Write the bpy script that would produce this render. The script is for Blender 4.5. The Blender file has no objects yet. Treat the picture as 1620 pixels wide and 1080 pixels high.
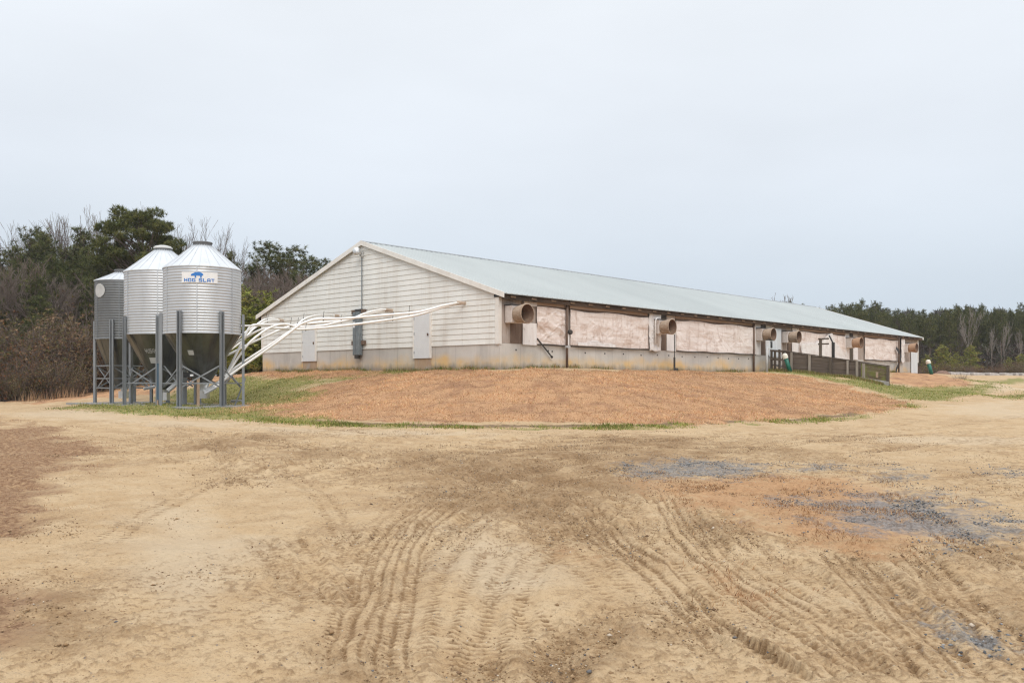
import bpy, math, random
import numpy as np
from mathutils import Vector, Matrix

random.seed(7)
RNG = np.random.default_rng(11)
SC = bpy.context.scene
COL = SC.collection
F = 1393.0          # focal length of the photograph in its own pixels
EYE = 1.65          # camera height, m
HOR = 603.0         # row of the horizon
R = math.radians

# ------------------------------------------------------------------ helpers
def tag(o, label=None, cat=None, group=None, kind=None):
    if label: o['label'] = label
    if cat: o['category'] = cat
    if group: o['group'] = group
    if kind: o['kind'] = kind
    return o

def empty(name, loc=(0, 0, 0), rz=0.0):
    o = bpy.data.objects.new(name, None)
    o.location = loc
    o.rotation_euler = (0, 0, rz)
    o.empty_display_size = 0.2
    COL.objects.link(o)
    return o

def thing(name, label, cat, loc=(0, 0, 0), rz=0.0, group=None):
    return tag(empty(name, loc, rz), label, cat, group)

def link_mesh(name, me, mat, parent=None, loc=None):
    o = bpy.data.objects.new(name, me)
    if mat is not None:
        for m in (mat if isinstance(mat, (list, tuple)) else [mat]):
            me.materials.append(m)
    COL.objects.link(o)
    if parent is not None: o.parent = parent
    if loc is not None: o.location = loc
    return o

class MB:
    """collects shapes and links them as one mesh object"""
    def __init__(s): s.v = []; s.f = []; s.m = []
    def add(s, vs, fs, mi=0):
        b = len(s.v); s.v += [tuple(p) for p in vs]
        for f in fs: s.f.append(tuple(i + b for i in f)); s.m.append(mi)
        return s
    def box(s, c, d, M=None, mi=0):
        x, y, z = d[0] / 2, d[1] / 2, d[2] / 2
        vs = [Vector((a * x, b * y, e * z)) for e in (-1, 1) for a, b in ((-1, -1), (1, -1), (1, 1), (-1, 1))]
        if M is not None: vs = [M @ p for p in vs]
        c = Vector(c)
        return s.add([p + c for p in vs], [(3, 2, 1, 0), (4, 5, 6, 7), (0, 1, 5, 4), (1, 2, 6, 5), (2, 3, 7, 6), (3, 0, 4, 7)], mi)
    def bx(s, x0, x1, y0, y1, z0, z1, mi=0):
        return s.box(((x0 + x1) / 2, (y0 + y1) / 2, (z0 + z1) / 2), (abs(x1 - x0), abs(y1 - y0), abs(z1 - z0)), None, mi)
    def bar(s, p0, p1, w, h, up=(0, 0, 1), mi=0):
        p0 = Vector(p0); p1 = Vector(p1); d = p1 - p0; L = d.length; d.normalize()
        u = Vector(up)
        if abs(d.dot(u)) > .98: u = Vector((1, 0, 0))
        a = u.cross(d).normalized(); b = d.cross(a)
        M = Matrix((a, d, b)).transposed()
        return s.box((p0 + p1) / 2, (w, L, h), M, mi)
    def tube(s, path, r, n=8, caps=True, mi=0):
        P = [Vector(p) for p in path]; N = len(P)
        rs = r if isinstance(r, (list, tuple)) else [r] * N
        prev = None; vs = []; fs = []
        for i in range(N):
            t = (P[min(i + 1, N - 1)] - P[max(i - 1, 0)]).normalized()
            if prev is None:
                a = t.orthogonal().normalized()
            else:
                a = (prev - t * prev.dot(t)).normalized()
            prev = a; b = t.cross(a)
            for k in range(n):
                q = 2 * math.pi * k / n
                vs.append(P[i] + (a * math.cos(q) + b * math.sin(q)) * rs[i])
        for i in range(N - 1):
            for k in range(n):
                k2 = (k + 1) % n
                fs.append((i * n + k, i * n + k2, (i + 1) * n + k2, (i + 1) * n + k))
        if caps:
            fs.append(tuple(range(n - 1, -1, -1))); fs.append(tuple((N - 1) * n + k for k in range(n)))
        return s.add(vs, fs, mi)
    def lathe(s, prof, n=32, c=(0, 0, 0), M=None, mi=0, a0=0.0):
        vs = []; fs = []; c = Vector(c)
        for r, z in prof:
            for k in range(n):
                q = a0 + 2 * math.pi * k / n
                p = Vector((r * math.cos(q), r * math.sin(q), z))
                if M is not None: p = M @ p
                vs.append(p + c)
        for i in range(len(prof) - 1):
            for k in range(n):
                k2 = (k + 1) % n
                fs.append((i * n + k, i * n + k2, (i + 1) * n + k2, (i + 1) * n + k))
        return s.add(vs, fs, mi)
    def mesh(s, name, smooth=False):
        me = bpy.data.meshes.new(name)
        me.from_pydata(s.v, [], s.f)
        if any(s.m): me.polygons.foreach_set('material_index', s.m)
        if smooth: me.polygons.foreach_set('use_smooth', [True] * len(s.f))
        me.update()
        return me
    def build(s, name, mat, parent=None, smooth=False, loc=None):
        return link_mesh(name, s.mesh(name, smooth), mat, parent, loc)

def np_mesh(name, V, Fc, tint=None, smooth=False):
    """mesh from numpy arrays; Fc is (n,3) or (n,4); tint a per-vertex rgb colour attribute"""
    V = np.asarray(V, np.float32); Fc = np.asarray(Fc, np.int32)
    n, k = Fc.shape
    me = bpy.data.meshes.new(name)
    me.vertices.add(len(V)); me.vertices.foreach_set('co', V.ravel())
    me.loops.add(n * k); me.loops.foreach_set('vertex_index', Fc.ravel())
    me.polygons.add(n)
    me.polygons.foreach_set('loop_start', np.arange(0, n * k, k, dtype=np.int32))
    me.polygons.foreach_set('loop_total', np.full(n, k, np.int32))
    if smooth: me.polygons.foreach_set('use_smooth', np.ones(n, bool))
    me.update(calc_edges=True)
    if tint is not None:
        a = me.attributes.new('tint', 'FLOAT_COLOR', 'POINT')
        t = np.ones((len(V), 4), np.float32); t[:, :3] = tint
        a.data.foreach_set('color', t.ravel())
    return me

# ------------------------------------------------------------------ noise in numpy
def _hash(ix, iy, seed):
    h = (ix.astype(np.int64) * 374761393 + iy.astype(np.int64) * 668265263 + seed * 1442695041) & 0x7fffffff
    h = ((h ^ (h >> 13)) * 1274126177) & 0x7fffffff
    return ((h ^ (h >> 16)) & 0xffff) / 65535.0
def vnoise(x, y, seed=0):
    ix = np.floor(x); iy = np.floor(y); fx = x - ix; fy = y - iy
    fx = fx * fx * (3 - 2 * fx); fy = fy * fy * (3 - 2 * fy)
    a = _hash(ix, iy, seed); b = _hash(ix + 1, iy, seed); c = _hash(ix, iy + 1, seed); d = _hash(ix + 1, iy + 1, seed)
    return (a * (1 - fx) + b * fx) * (1 - fy) + (c * (1 - fx) + d * fx) * fy
def fbm(x, y, seed=0, o=4):
    s = 0; a = .5; t = 0
    for i in range(o):
        s = s + a * vnoise(x, y, seed + i * 17); t += a; a *= .5; x = x * 2.03 + 5.1; y = y * 2.03 + 1.7
    return s / t
def sstep(a, b, x):
    t = np.clip((x - a) / (b - a), 0, 1); return t * t * (3 - 2 * t)

# ------------------------------------------------------------------ materials
class NT:
    def __init__(s, name):
        s.mat = bpy.data.materials.new(name); s.mat.use_nodes = True
        s.t = s.mat.node_tree; s.t.nodes.clear()
        s.out = s.t.nodes.new('ShaderNodeOutputMaterial')
        s.b = s.t.nodes.new('ShaderNodeBsdfPrincipled')
        s.t.links.new(s.b.outputs[0], s.out.inputs[0])
        s.tc = s.t.nodes.new('ShaderNodeTexCoord')
    def set(s, sock, v):
        if v is None: return
        if hasattr(v, 'is_linked') or hasattr(v, 'links'): s.t.links.new(v, sock)
        elif isinstance(v, (tuple, list)):
            v = tuple(v)
            sock.default_value = v if len(v) == len(sock.default_value) else v + (1.0,)
        else: sock.default_value = v
    def node(s, typ, **kw):
        n = s.t.nodes.new(typ)
        for k, v in kw.items(): setattr(n, k, v)
        return n
    def coord(s, scale=(1, 1, 1), rot=(0, 0, 0), space='Object'):
        m = s.node('ShaderNodeMapping'); s.t.links.new(s.tc.outputs[space], m.inputs[0])
        m.inputs['Scale'].default_value = scale; m.inputs['Rotation'].default_value = rot
        return m.outputs[0]
    def noise(s, scale, detail=4, rough=.55, co=None, dist=0.0):
        n = s.node('ShaderNodeTexNoise'); s.set(n.inputs['Vector'], co if co is not None else s.tc.outputs['Object'])
        n.inputs['Scale'].default_value = scale; n.inputs['Detail'].default_value = detail
        n.inputs['Roughness'].default_value = rough; n.inputs['Distortion'].default_value = dist
        return n.outputs['Fac']
    def voro(s, scale, co=None, feat='F1', out='Distance'):
        n = s.node('ShaderNodeTexVoronoi', feature=feat); s.set(n.inputs['Vector'], co if co is not None else s.tc.outputs['Object'])
        n.inputs['Scale'].default_value = scale
        return n.outputs[out]
    def rng(s, v, a, b, c=0.0, d=1.0, smooth=False):
        n = s.node('ShaderNodeMapRange'); n.clamp = True
        if smooth: n.interpolation_type = 'SMOOTHSTEP'
        s.set(n.inputs[0], v)
        for i, q in enumerate((a, b, c, d)): n.inputs[i + 1].default_value = q
        return n.outputs[0]
    def math(s, op, a, b=0.0):
        n = s.node('ShaderNodeMath', operation=op); s.set(n.inputs[0], a); s.set(n.inputs[1], b); return n.outputs[0]
    def mix(s, f, a, b, mode='MIX'):
        n = s.node('ShaderNodeMix', data_type='RGBA', blend_type=mode)
        s.set(n.inputs[0], f); s.set(n.inputs[6], a); s.set(n.inputs[7], b); return n.outputs[2]
    def attr(s, name):
        n = s.node('ShaderNodeAttribute'); n.attribute_name = name; return n
    def sepx(s, v):
        n = s.node('ShaderNodeSeparateXYZ'); s.set(n.inputs[0], v); return n.outputs
    def bump(s, h, strength=.3, dist=.02):
        n = s.node('ShaderNodeBump'); n.inputs['Strength'].default_value = strength; n.inputs['Distance'].default_value = dist
        s.set(n.inputs['Height'], h); s.t.links.new(n.outputs[0], s.b.inputs['Normal'])
    def fin(s, col, rough=.7, metal=0.0, spec=.4):
        s.set(s.b.inputs['Base Color'], col); s.set(s.b.inputs['Roughness'], rough)
        s.set(s.b.inputs['Metallic'], metal); s.b.inputs['Specular IOR Level'].default_value = spec
        return s.mat

def pmat(name, c1, c2, scale=3.0, stretch=(1, 1, 1), rough=.7, metal=0.0, spec=.4, bump=0.0, bscale=30., lo=.35, hi=.65, c3=None, s3=8., lo3=.6, hi3=.75, st3=(1, 1, 1), space='Object'):
    n = NT(name)
    f = n.rng(n.noise(scale, 5, .6, n.coord(stretch, space=space)), lo, hi)
    c = n.mix(f, c1, c2)
    if c3 is not None:
        c = n.mix(n.rng(n.noise(s3, 5, .6, n.coord(st3, space=space)), lo3, hi3), c, c3)
    if bump: n.bump(n.noise(bscale, 4, .6, n.coord(stretch, space=space)), bump, .01)
    return n.fin(c, rough, metal, spec)

def tintmat(name, rough=.8, spec=.15, trans=0.0):
    n = NT(name)
    a = n.attr('tint')
    m = n.fin(a.outputs['Color'], rough, 0.0, spec)
    return m

# ------------------------------------------------------------------ barn frame
ANG = R(47.15)
TX, TY = math.cos(ANG), math.sin(ANG)         # along the long side wall
SX, SY = -math.sin(ANG), math.cos(ANG)        # along the gable
C0 = (-.49, 34.0)
BL, BW = 47.2, 16.9
def bw(t, d=0.0, z=0.0):
    """barn coordinates (t along the side wall, d outward from it) to the world"""
    return Vector((C0[0] + t * TX - d * SX, C0[1] + t * TY - d * SY, z))
def gw(s, g=0.0, z=0.0):
    """s along the gable, g outward from it"""
    return Vector((C0[0] + s * SX - g * TX, C0[1] + s * SY - g * TY, z))
def t_at(px, d=0.0):
    u = (px - 810) / F
    return (u * (C0[1] - d * SY) - C0[0] + d * SX) / (TX - TY * u)
def s_at(px, g=0.0):
    u = (px - 810) / F
    return (u * (C0[1] - g * TY) - C0[0] + g * TX) / (SX - SY * u)
def at(px, py, Y):
    return Vector(((px - 810) / F * Y, Y, EYE + (HOR - py) / F * Y))

# ------------------------------------------------------------------ terrain
_cp = [(0, 0, -1.65), (-6, 0, -1.6), (6, 0, -1.65), (0, 5, -1.65), (-4, 6, -1.58), (4, 6, -1.65), (-5, 10, -1.47), (0, 10, -1.55), (6, 10, -1.58),
       (-8, 15, -1.28), (0, 15, -1.42), (8, 15, -1.45), (-12, 20, -1.12), (-6, 20, -1.22), (0, 20, -1.27), (9, 20, -1.32), (16, 22, -1.36),
       (0, -12, -1.7), (-14, -6, -1.6), (14, -6, -1.7), (-16, 10, -1.25), (15, 9, -1.6), (0, 22.4, -1.2), (-24, 22, -1.1), (26, 18, -1.45), (-14, 27, -1.06), (-18, 27, -1.05)]
def cpx(px, py, Y): _cp.append(((px - 810) / F * Y, Y, (HOR - py) / F * Y))
for q in [(0, 650, 33), (60, 636, 42), (0, 636, 44), (150, 634, 40), (400, 660, 27), (600, 665, 25), (800, 668, 24), (1000, 668, 24.5), (1100, 667, 25.5), (1250, 661, 28), (1400, 650, 32), (350, 655, 29),
          (1440, 625, 45), (1500, 622, 47), (1560, 612, 58), (1450, 609, 56), (1450, 592, 66), (1600, 640, 36), (1600, 620, 48), (1600, 605, 65), (1600, 596, 78), (1500, 655, 31.5), (1620, 660, 30),
          (1620, 592, 95), (1450, 591, 82), (440, 622, 36), (200, 613, 50), (130, 626, 47), (330, 600, 52), (0, 630, 52), (-200, 638, 45)]: cpx(*q)
def cpb(t, d, e): p = bw(t, d); _cp.append((p.x, p.y, e))
def cpg(s, g, e): p = gw(s, g); _cp.append((p.x, p.y, e))
for t, e0, e2, e5 in ((0, .46, .38, -.08), (10, .5, .42, .02), (20, .52, .46, .1), (30, .55, .5, .2), (40, .6, .55, .3), (47, .62, .58, .4)):
    cpb(t, 0, e0); cpb(t, 2, e2)
    if t <= 20: cpb(t, 5, e5)
cpb(22, 5.2, .12); cpb(22, 6.1, -.02); cpb(22, 8.5, -.55); cpb(4, 5.5, -.25); cpb(34, 6, .1); cpb(14, 8.5, -.6)
for s in (2, 9, 16): cpg(s, 0, .47); cpg(s, 2, .26)
cpg(2, 5, -.35); cpg(9, 4.6, -.35); cpg(15, 4.6, -.38)
for X, Y in ((-11.5, 32.7), (-13.9, 35), (-16.5, 37.3), (-10.2, 33.6), (-11.8, 30.8), (-13.3, 32.6), (-15.6, 35.2), (-12.5, 37), (-15, 39)): _cp.append((X, Y, -.93))
_cp += [(10, 60, .55), (-10, 75, .6), (20, 90, .7), (60, 130, .9), (-40, 80, -.2), (100, 130, 1.0), (0, 140, .9), (-70, 60, -.9), (50, 60, .1), (70, 90, .5), (60, 30, -1.2), (-50, 20, -1.0), (-30, 120, .3)]
_cp = np.array(_cp, float)
def _U(r2): return np.where(r2 > 1e-9, .5 * r2 * np.log(r2 + 1e-12), 0.0)
_S = 20.0
_cx = _cp[:, :2] / _S
_n = len(_cx)
_K = _U(((_cx[:, None] - _cx[None]) ** 2).sum(-1)) + np.eye(_n) * 2e-4
_A = np.zeros((_n + 3, _n + 3)); _A[:_n, :_n] = _K; _A[:_n, _n] = 1; _A[:_n, _n + 1:] = _cx; _A[_n, :_n] = 1; _A[_n + 1:, :_n] = _cx.T
_w = np.linalg.solve(_A, np.concatenate([_cp[:, 2], np.zeros(3)]))
def H(X, Y):
    """ground height (world z) at arrays X, Y"""
    X = np.atleast_1d(np.asarray(X, float)); Y = np.atleast_1d(np.asarray(Y, float))
    sh = X.shape; x = X.ravel() / _S; y = Y.ravel() / _S
    out = np.empty(len(x))
    for i in range(0, len(x), 60000):
        a = x[i:i + 60000]; b = y[i:i + 60000]
        r2 = (a[:, None] - _cx[None, :, 0]) ** 2 + (b[:, None] - _cx[None, :, 1]) ** 2
        out[i:i + 60000] = _U(r2) @ _w[:_n] + _w[_n] + _w[_n + 1] * a + _w[_n + 2] * b
    rr = np.hypot(x, y) * _S
    far = sstep(95, 150, rr)
    out = np.clip(out, -1.9, 1.2)
    return (out * (1 - far) + .9 * far + EYE).reshape(sh)
def h1(x, y): return float(H(x, y)[0])
def G(px, py):
    """the point of the ground seen at a pixel, as world x, y"""
    Ys = np.geomspace(2.2, 160, 900)
    X = (px - 810) / F * Ys
    e = (HOR - py) / F * Ys + EYE
    k = np.where(e <= H(X, Ys))[0]
    if len(k) == 0:
        Y = 75.0
    else:
        Y = Ys[k[0]]
    return np.array(((px - 810) / F * Y, Y))

def sdpoly(P, poly, margin=4.0):
    """signed distance to a polygon (negative inside); far points get +margin"""
    poly = np.asarray(poly, float)
    lo = poly.min(0) - margin; hi = poly.max(0) + margin
    out = np.full(len(P), margin)
    k = np.where((P[:, 0] > lo[0]) & (P[:, 0] < hi[0]) & (P[:, 1] > lo[1]) & (P[:, 1] < hi[1]))[0]
    if len(k) == 0: return out
    Q = P[k]; d2 = np.full(len(k), 1e9); ins = np.zeros(len(k), bool)
    n = len(poly)
    for i in range(n):
        a = poly[i]; b = poly[(i + 1) % n]; ab = b - a
        t = np.clip(((Q - a) @ ab) / (ab @ ab + 1e-12), 0, 1)
        d2 = np.minimum(d2, ((Q - a - t[:, None] * ab) ** 2).sum(1))
        c = ((a[1] > Q[:, 1]) != (b[1] > Q[:, 1]))
        if abs(b[1] - a[1]) > 1e-12:
            ins ^= c & (Q[:, 0] < (b[0] - a[0]) * (Q[:, 1] - a[1]) / (b[1] - a[1]) + a[0])
    d = np.sqrt(d2); out[k] = np.minimum(np.where(ins, -d, d), margin)
    return out
def along(P, line, margin):
    """indices near a polyline, lateral offset, arc length"""
    line = np.asarray(line, float)
    lo = line.min(0) - margin; hi = line.max(0) + margin
    k = np.where((P[:, 0] > lo[0]) & (P[:, 0] < hi[0]) & (P[:, 1] > lo[1]) & (P[:, 1] < hi[1]))[0]
    Q = P[k]; best = np.full(len(k), 1e9); lat = np.zeros(len(k)); arc = np.zeros(len(k)); s0 = 0; tt = np.zeros(len(k))
    Ltot = np.sqrt((np.diff(line, axis=0) ** 2).sum(1)).sum()
    for i in range(len(line) - 1):
        a = line[i]; ab = line[i + 1] - a; L = math.hypot(*ab)
        t = np.clip(((Q - a) @ ab) / (L * L + 1e-12), 0, 1)
        v = Q - a - t[:, None] * ab; d = np.hypot(v[:, 0], v[:, 1])
        m = d < best
        best[m] = d[m]; arc[m] = s0 + t[m] * L
        lat[m] = (np.sign(ab[0] * v[:, 1] - ab[1] * v[:, 0]) * d)[m]
        s0 += L
    m = best < margin
    return k[m], lat[m], arc[m], arc[m] / max(Ltot, 1e-6)
def smooth_line(pts, n=40):
    P = np.array([G(*p) for p in pts]); m = len(P)
    if m < 3: return P
    out = []
    for i in range(m - 1):
        p0 = P[max(i - 1, 0)]; p1 = P[i]; p2 = P[i + 1]; p3 = P[min(i + 2, m - 1)]
        for t in np.linspace(0, 1, max(3, n // m), endpoint=False):
            out.append(.5 * ((2 * p1) + (-p0 + p2) * t + (2 * p0 - 5 * p1 + 4 * p2 - p3) * t * t + (-p0 + 3 * p1 - 3 * p2 + p3) * t ** 3))
    out.append(P[-1])
    return np.array(out)

# ------------------------------------------------------------------ ground zones (outlines lie on the ground, in metres)
def Z(*pts): return np.array([G(*p) for p in pts])
ORANGE = [Z((330, 656), (450, 663), (600, 668), (800, 671), (1000, 671), (1150, 667), (1290, 661), (1390, 649), (1440, 640), (1400, 628), (1340, 612), (1290, 598), (1240, 590), (1100, 588), (900, 586), (790, 585), (660, 586), (560, 598), (480, 618), (400, 638)),
          Z((1400, 606), (1440, 611), (1500, 613), (1532, 611), (1540, 602), (1500, 593), (1455, 591), (1405, 595)),
          Z((50, 640), (110, 630), (180, 620), (250, 613), (330, 609), (385, 606), (385, 600), (300, 600), (200, 606), (100, 622), (40, 636)),
          Z((418, 590), (530, 589), (660, 586), (640, 592), (560, 599), (470, 600), (415, 602))]
GREEN = [Z((340, 606), (385, 602), (470, 603), (560, 597), (590, 595), (510, 608), (430, 622), (380, 634), (340, 640), (345, 625)),
         Z((125, 641), (330, 640), (400, 652), (520, 664), (480, 668), (350, 661), (200, 652), (110, 646)),
         Z((1310, 597), (1370, 600), (1400, 606), (1440, 612), (1500, 614), (1560, 609), (1600, 606), (1560, 624), (1500, 634), (1430, 632), (1390, 620)),
         Z((1215, 590), (1240, 587), (1300, 592), (1345, 600), (1330, 606), (1280, 597)),
         Z((1520, 602), (1620, 595), (1620, 603), (1560, 608)),
         Z((1560, 628), (1620, 620), (1640, 624), (1600, 632)),
         Z((590, 590), (655, 583), (662, 588), (620, 592))]
ORANGE.append(np.array([(-15.8, 40.5), (-14.2, 43), (-13.6, 46), (-13, 60), (-30, 60), (-31, 47), (-24, 43.2), (-19, 41)]))
ORANGE.append(np.array([gw(3, .05).xy, gw(16.9, .05).xy, (-13.6, 46), (-14.6, 42.5), gw(15, 1.7).xy, gw(8, 1.3).xy]))
GREEN.append(np.array([(-8.8, 30.6), (-7.2, 32.6), gw(8.5, 3.4).xy, gw(10, 1.9).xy, gw(15, 1.9).xy, (-14.8, 42), (-16.6, 40), (-15, 38.2), (-12.4, 36.2), (-9.6, 33.6)]))
FRINGE = [smooth_line([(300, 656), (450, 668), (600, 674), (800, 677), (1000, 676), (1150, 672), (1290, 666), (1400, 652), (1440, 640)])]
BANK = [Z((-250, 655), (-60, 658), (30, 666), (110, 682), (150, 708), (135, 745), (90, 800), (20, 860), (-150, 900), (-300, 900)),
        Z((-200, 1000), (-100, 900), (40, 950), (70, 985), (30, 1020), (-100, 1080))]
STRAW = [Z((1000, 765), (1150, 752), (1330, 752), (1480, 785), (1560, 830), (1480, 860), (1330, 868), (1200, 850), (1080, 800)),
         Z((1040, 770), (1120, 757), (1230, 752), (1330, 762), (1420, 785), (1370, 800), (1240, 800), (1140, 800)),
         Z((1110, 905), (1160, 900), (1210, 935), (1190, 950), (1130, 930)),
         Z((1210, 840), (1300, 842), (1390, 845), (1460, 870), (1400, 885), (1270, 870)),
         Z((1440, 800), (1500, 800), (1560, 815), (1530, 826), (1470, 825)),
         Z((850, 855), (905, 860), (930, 885), (890, 885))]
GRAVEL = [Z((1200, 790), (1330, 775), (1480, 770), (1560, 800), (1640, 850), (1560, 860), (1440, 850), (1300, 845)),
          Z((975, 756), (1000, 732), (1045, 718), (1130, 724), (1235, 733), (1250, 750), (1160, 757), (1050, 761)),
          Z((1240, 735), (1310, 735), (1330, 745), (1260, 752)),
          Z((1165, 828), (1225, 803), (1290, 806), (1350, 822), (1415, 836), (1340, 842), (1240, 832)),
          Z((1430, 778), (1475, 766), (1540, 785), (1620, 800), (1640, 840), (1580, 842), (1520, 812), (1480, 795)),
          Z((1450, 950), (1485, 950), (1530, 985), (1590, 1030), (1560, 1046), (1500, 1010)),
          Z((1400, 740), (1440, 736), (1450, 748), (1405, 752)),
          Z((1320, 756), (1400, 748), (1480, 752), (1420, 764)), Z((1560, 745), (1620, 742), (1640, 756), (1580, 758)), Z((1440, 850), (1500, 848), (1560, 880), (1500, 885))]
PALE = [Z((-40, 655), (60, 650), (200, 655), (360, 668), (560, 680), (800, 686), (780, 692), (560, 688), (340, 678), (130, 668), (20, 660)),
        Z((1380, 692), (1480, 688), (1640, 692), (1640, 704), (1400, 702)),
        Z((1480, 642), (1560, 632), (1640, 636), (1640, 660), (1520, 660)),
        Z((190, 780), (230, 770), (330, 800), (420, 860), (300, 980), (210, 900)),
        Z((660, 830), (780, 820), (860, 850), (900, 930), (780, 950), (680, 900)),
        Z((1540, 606), (1620, 606), (1620, 618), (1560, 622))]
DARK = [Z((560, 738), (700, 716), (960, 702), (1150, 698), (1260, 716), (1060, 752), (980, 790), (1010, 855), (900, 850), (760, 822), (640, 792)),
        Z((600, 725), (760, 712), (930, 705), (1020, 715), (960, 735), (900, 758), (850, 800), (800, 815), (740, 812), (620, 785), (580, 760)),
        Z((740, 770), (830, 775), (840, 810), (790, 825), (745, 805)),
        Z((250, 690), (300, 688), (310, 704), (255, 712)), Z((330, 695), (380, 690), (390, 760), (350, 740)),
        Z((400, 715), (560, 700), (560, 722), (430, 745)), Z((900, 690), (1100, 690), (1200, 715), (1000, 720)),
        Z((1050, 810), (1150, 800), (1200, 850), (1130, 860)), Z((880, 800), (1010, 840), (1010, 880), (950, 880)),
        Z((880, 1000), (1000, 960), (1060, 1000), (960, 1080), (820, 1090)), Z((1500, 870), (1640, 850), (1640, 1000), (1560, 960)),
        Z((0, 940), (120, 930), (200, 1000), (150, 1040), (0, 1030)), Z((500, 1030), (620, 1040), (600, 1085), (480, 1080)),
        Z((240, 700), (440, 685), (450, 700), (260, 720))]
# wheel tracks: points in the photograph's pixels laid on the ground, width (m), depth, lug pitch (0 = plain ribs)
TRACKS = [([(1010, 712), (870, 742), (765, 768), (690, 805), (640, 855), (610, 930), (590, 1010), (580, 1085)], .55, .022, 0, 6),
          ([(1020, 735), (905, 762), (815, 792), (740, 838), (690, 895), (660, 965), (645, 1085)], .45, .034, .10, 2),
          ([(880, 728), (760, 750), (660, 790), (600, 850), (560, 940), (530, 1040)], .40, .018, .09, 3),
          ([(960, 722), (880, 738), (800, 772), (730, 812), (690, 850)], .5, .034, .13, 3),
          ([(1040, 705), (920, 722), (800, 748), (700, 790)], .45, .03, 0, 3),
          ([(470, 770), (560, 748), (680, 724), (800, 713), (960, 702), (1150, 692)], .5, .034, 0, 3),
          ([(390, 762), (520, 738), (660, 712), (800, 699), (1000, 690)], .45, .032, .14, 2),
          ([(240, 740), (330, 722), (450, 708), (600, 694), (800, 688)], .42, .032, 0, 3),
          ([(248, 708), (300, 700), (440, 690)], .24, .035, 0, 1), ([(320, 690), (352, 722), (378, 772)], .3, .034, .1, 2), ([(400, 748), (470, 735), (560, 728)], .3, .035, .12, 1),
          ([(1045, 770), (1085, 840), (1160, 905), (1260, 975), (1360, 1045), (1420, 1090)], .55, .036, 0, 5),
          ([(1110, 790), (1170, 850), (1260, 920), (1350, 990), (1450, 1075)], .48, .036, .11, 3),
          ([(1075, 800), (1125, 860), (1200, 935), (1300, 1010), (1390, 1085)], .34, .03, .09, 2),
          ([(1130, 930), (1200, 1000), (1290, 1085)], .36, .03, .1, 3),
          ([(1067, 925), (1130, 980), (1200, 1030), (1280, 1085)], .15, .05, 0, 1),
          ([(1320, 862), (1385, 935), (1450, 1005), (1520, 1085)], .46, .034, 0, 4),
          ([(1360, 862), (1420, 930), (1500, 1010), (1580, 1080)], .40, .03, .1, 3),
          ([(960, 770), (1030, 845), (1090, 900), (1180, 960)], .36, .03, .12, 2), ([(905, 785), (960, 840), (1020, 900)], .3, .028, 0, 3),
          ([(700, 712), (760, 745), (800, 780), (860, 845), (930, 905), (1010, 955)], .42, .03, .12, 2),
          ([(925, 772), (890, 792), (850, 822)], .28, .03, 0, 4), ([(740, 722), (790, 762), (835, 812)], .3, .034, .11, 3),
          ([(1480, 900), (1540, 970), (1620, 1050)], .4, .032, .12, 2), ([(1400, 770), (1500, 840), (1620, 910)], .45, .03, 0, 4), ([(1430, 870), (1500, 940), (1570, 1010), (1620, 1050)], .36, .028, 0, 3),
          ([(640, 700), (430, 735), (270, 795), (160, 870)], .4, .012, .12, 2), ([(185, 760), (205, 850), (235, 960), (250, 1085)], .5, -.012, 0, 1),
          ([(395, 845), (450, 900), (520, 970)], .28, .026, .1, 2), ([(460, 850), (510, 910), (560, 960)], .24, .024, .1, 2),
          ([(790, 870), (760, 930), (745, 1000), (760, 1085)], .38, .03, .11, 2), ([(830, 960), (870, 1010), (900, 1085)], .3, .026, .1, 2), ([(1000, 960), (930, 1010), (860, 1085)], .4, .028, .12, 2),
          ([(420, 668), (700, 694), (1000, 696), (1300, 682), (1480, 662)], .5, .026, 0, 2), ([(420, 678), (700, 706), (1050, 708), (1350, 696), (1620, 668)], .5, .028, 0, 2),
          
          ([(300, 690), (470, 760), (550, 860), (590, 1000)], .36, .024, .11, 2), ([(120, 662), (400, 692), (700, 735), (880, 815), (1040, 950), (1150, 1085)], .42, .026, .12, 2),
          ([(200, 665), (520, 716), (790, 770), (990, 880), (1170, 1040), (1210, 1085)], .42, .024, 0, 3), ([(1180, 760), (1000, 800), (860, 880), (780, 1000), (750, 1085)], .4, .026, .1, 2),
          ([(1330, 720), (1450, 705), (1620, 690)], .5, .03, 0, 2), ([(1290, 770), (1400, 760), (1620, 745)], .4, .024, 0, 2), ([(1100, 715), (1250, 705), (1450, 680), (1620, 655)], .5, .026, 0, 2)]
TRACKS = [(smooth_line(p), w, d, l, n) for p, w, d, l, n in TRACKS]

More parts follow.
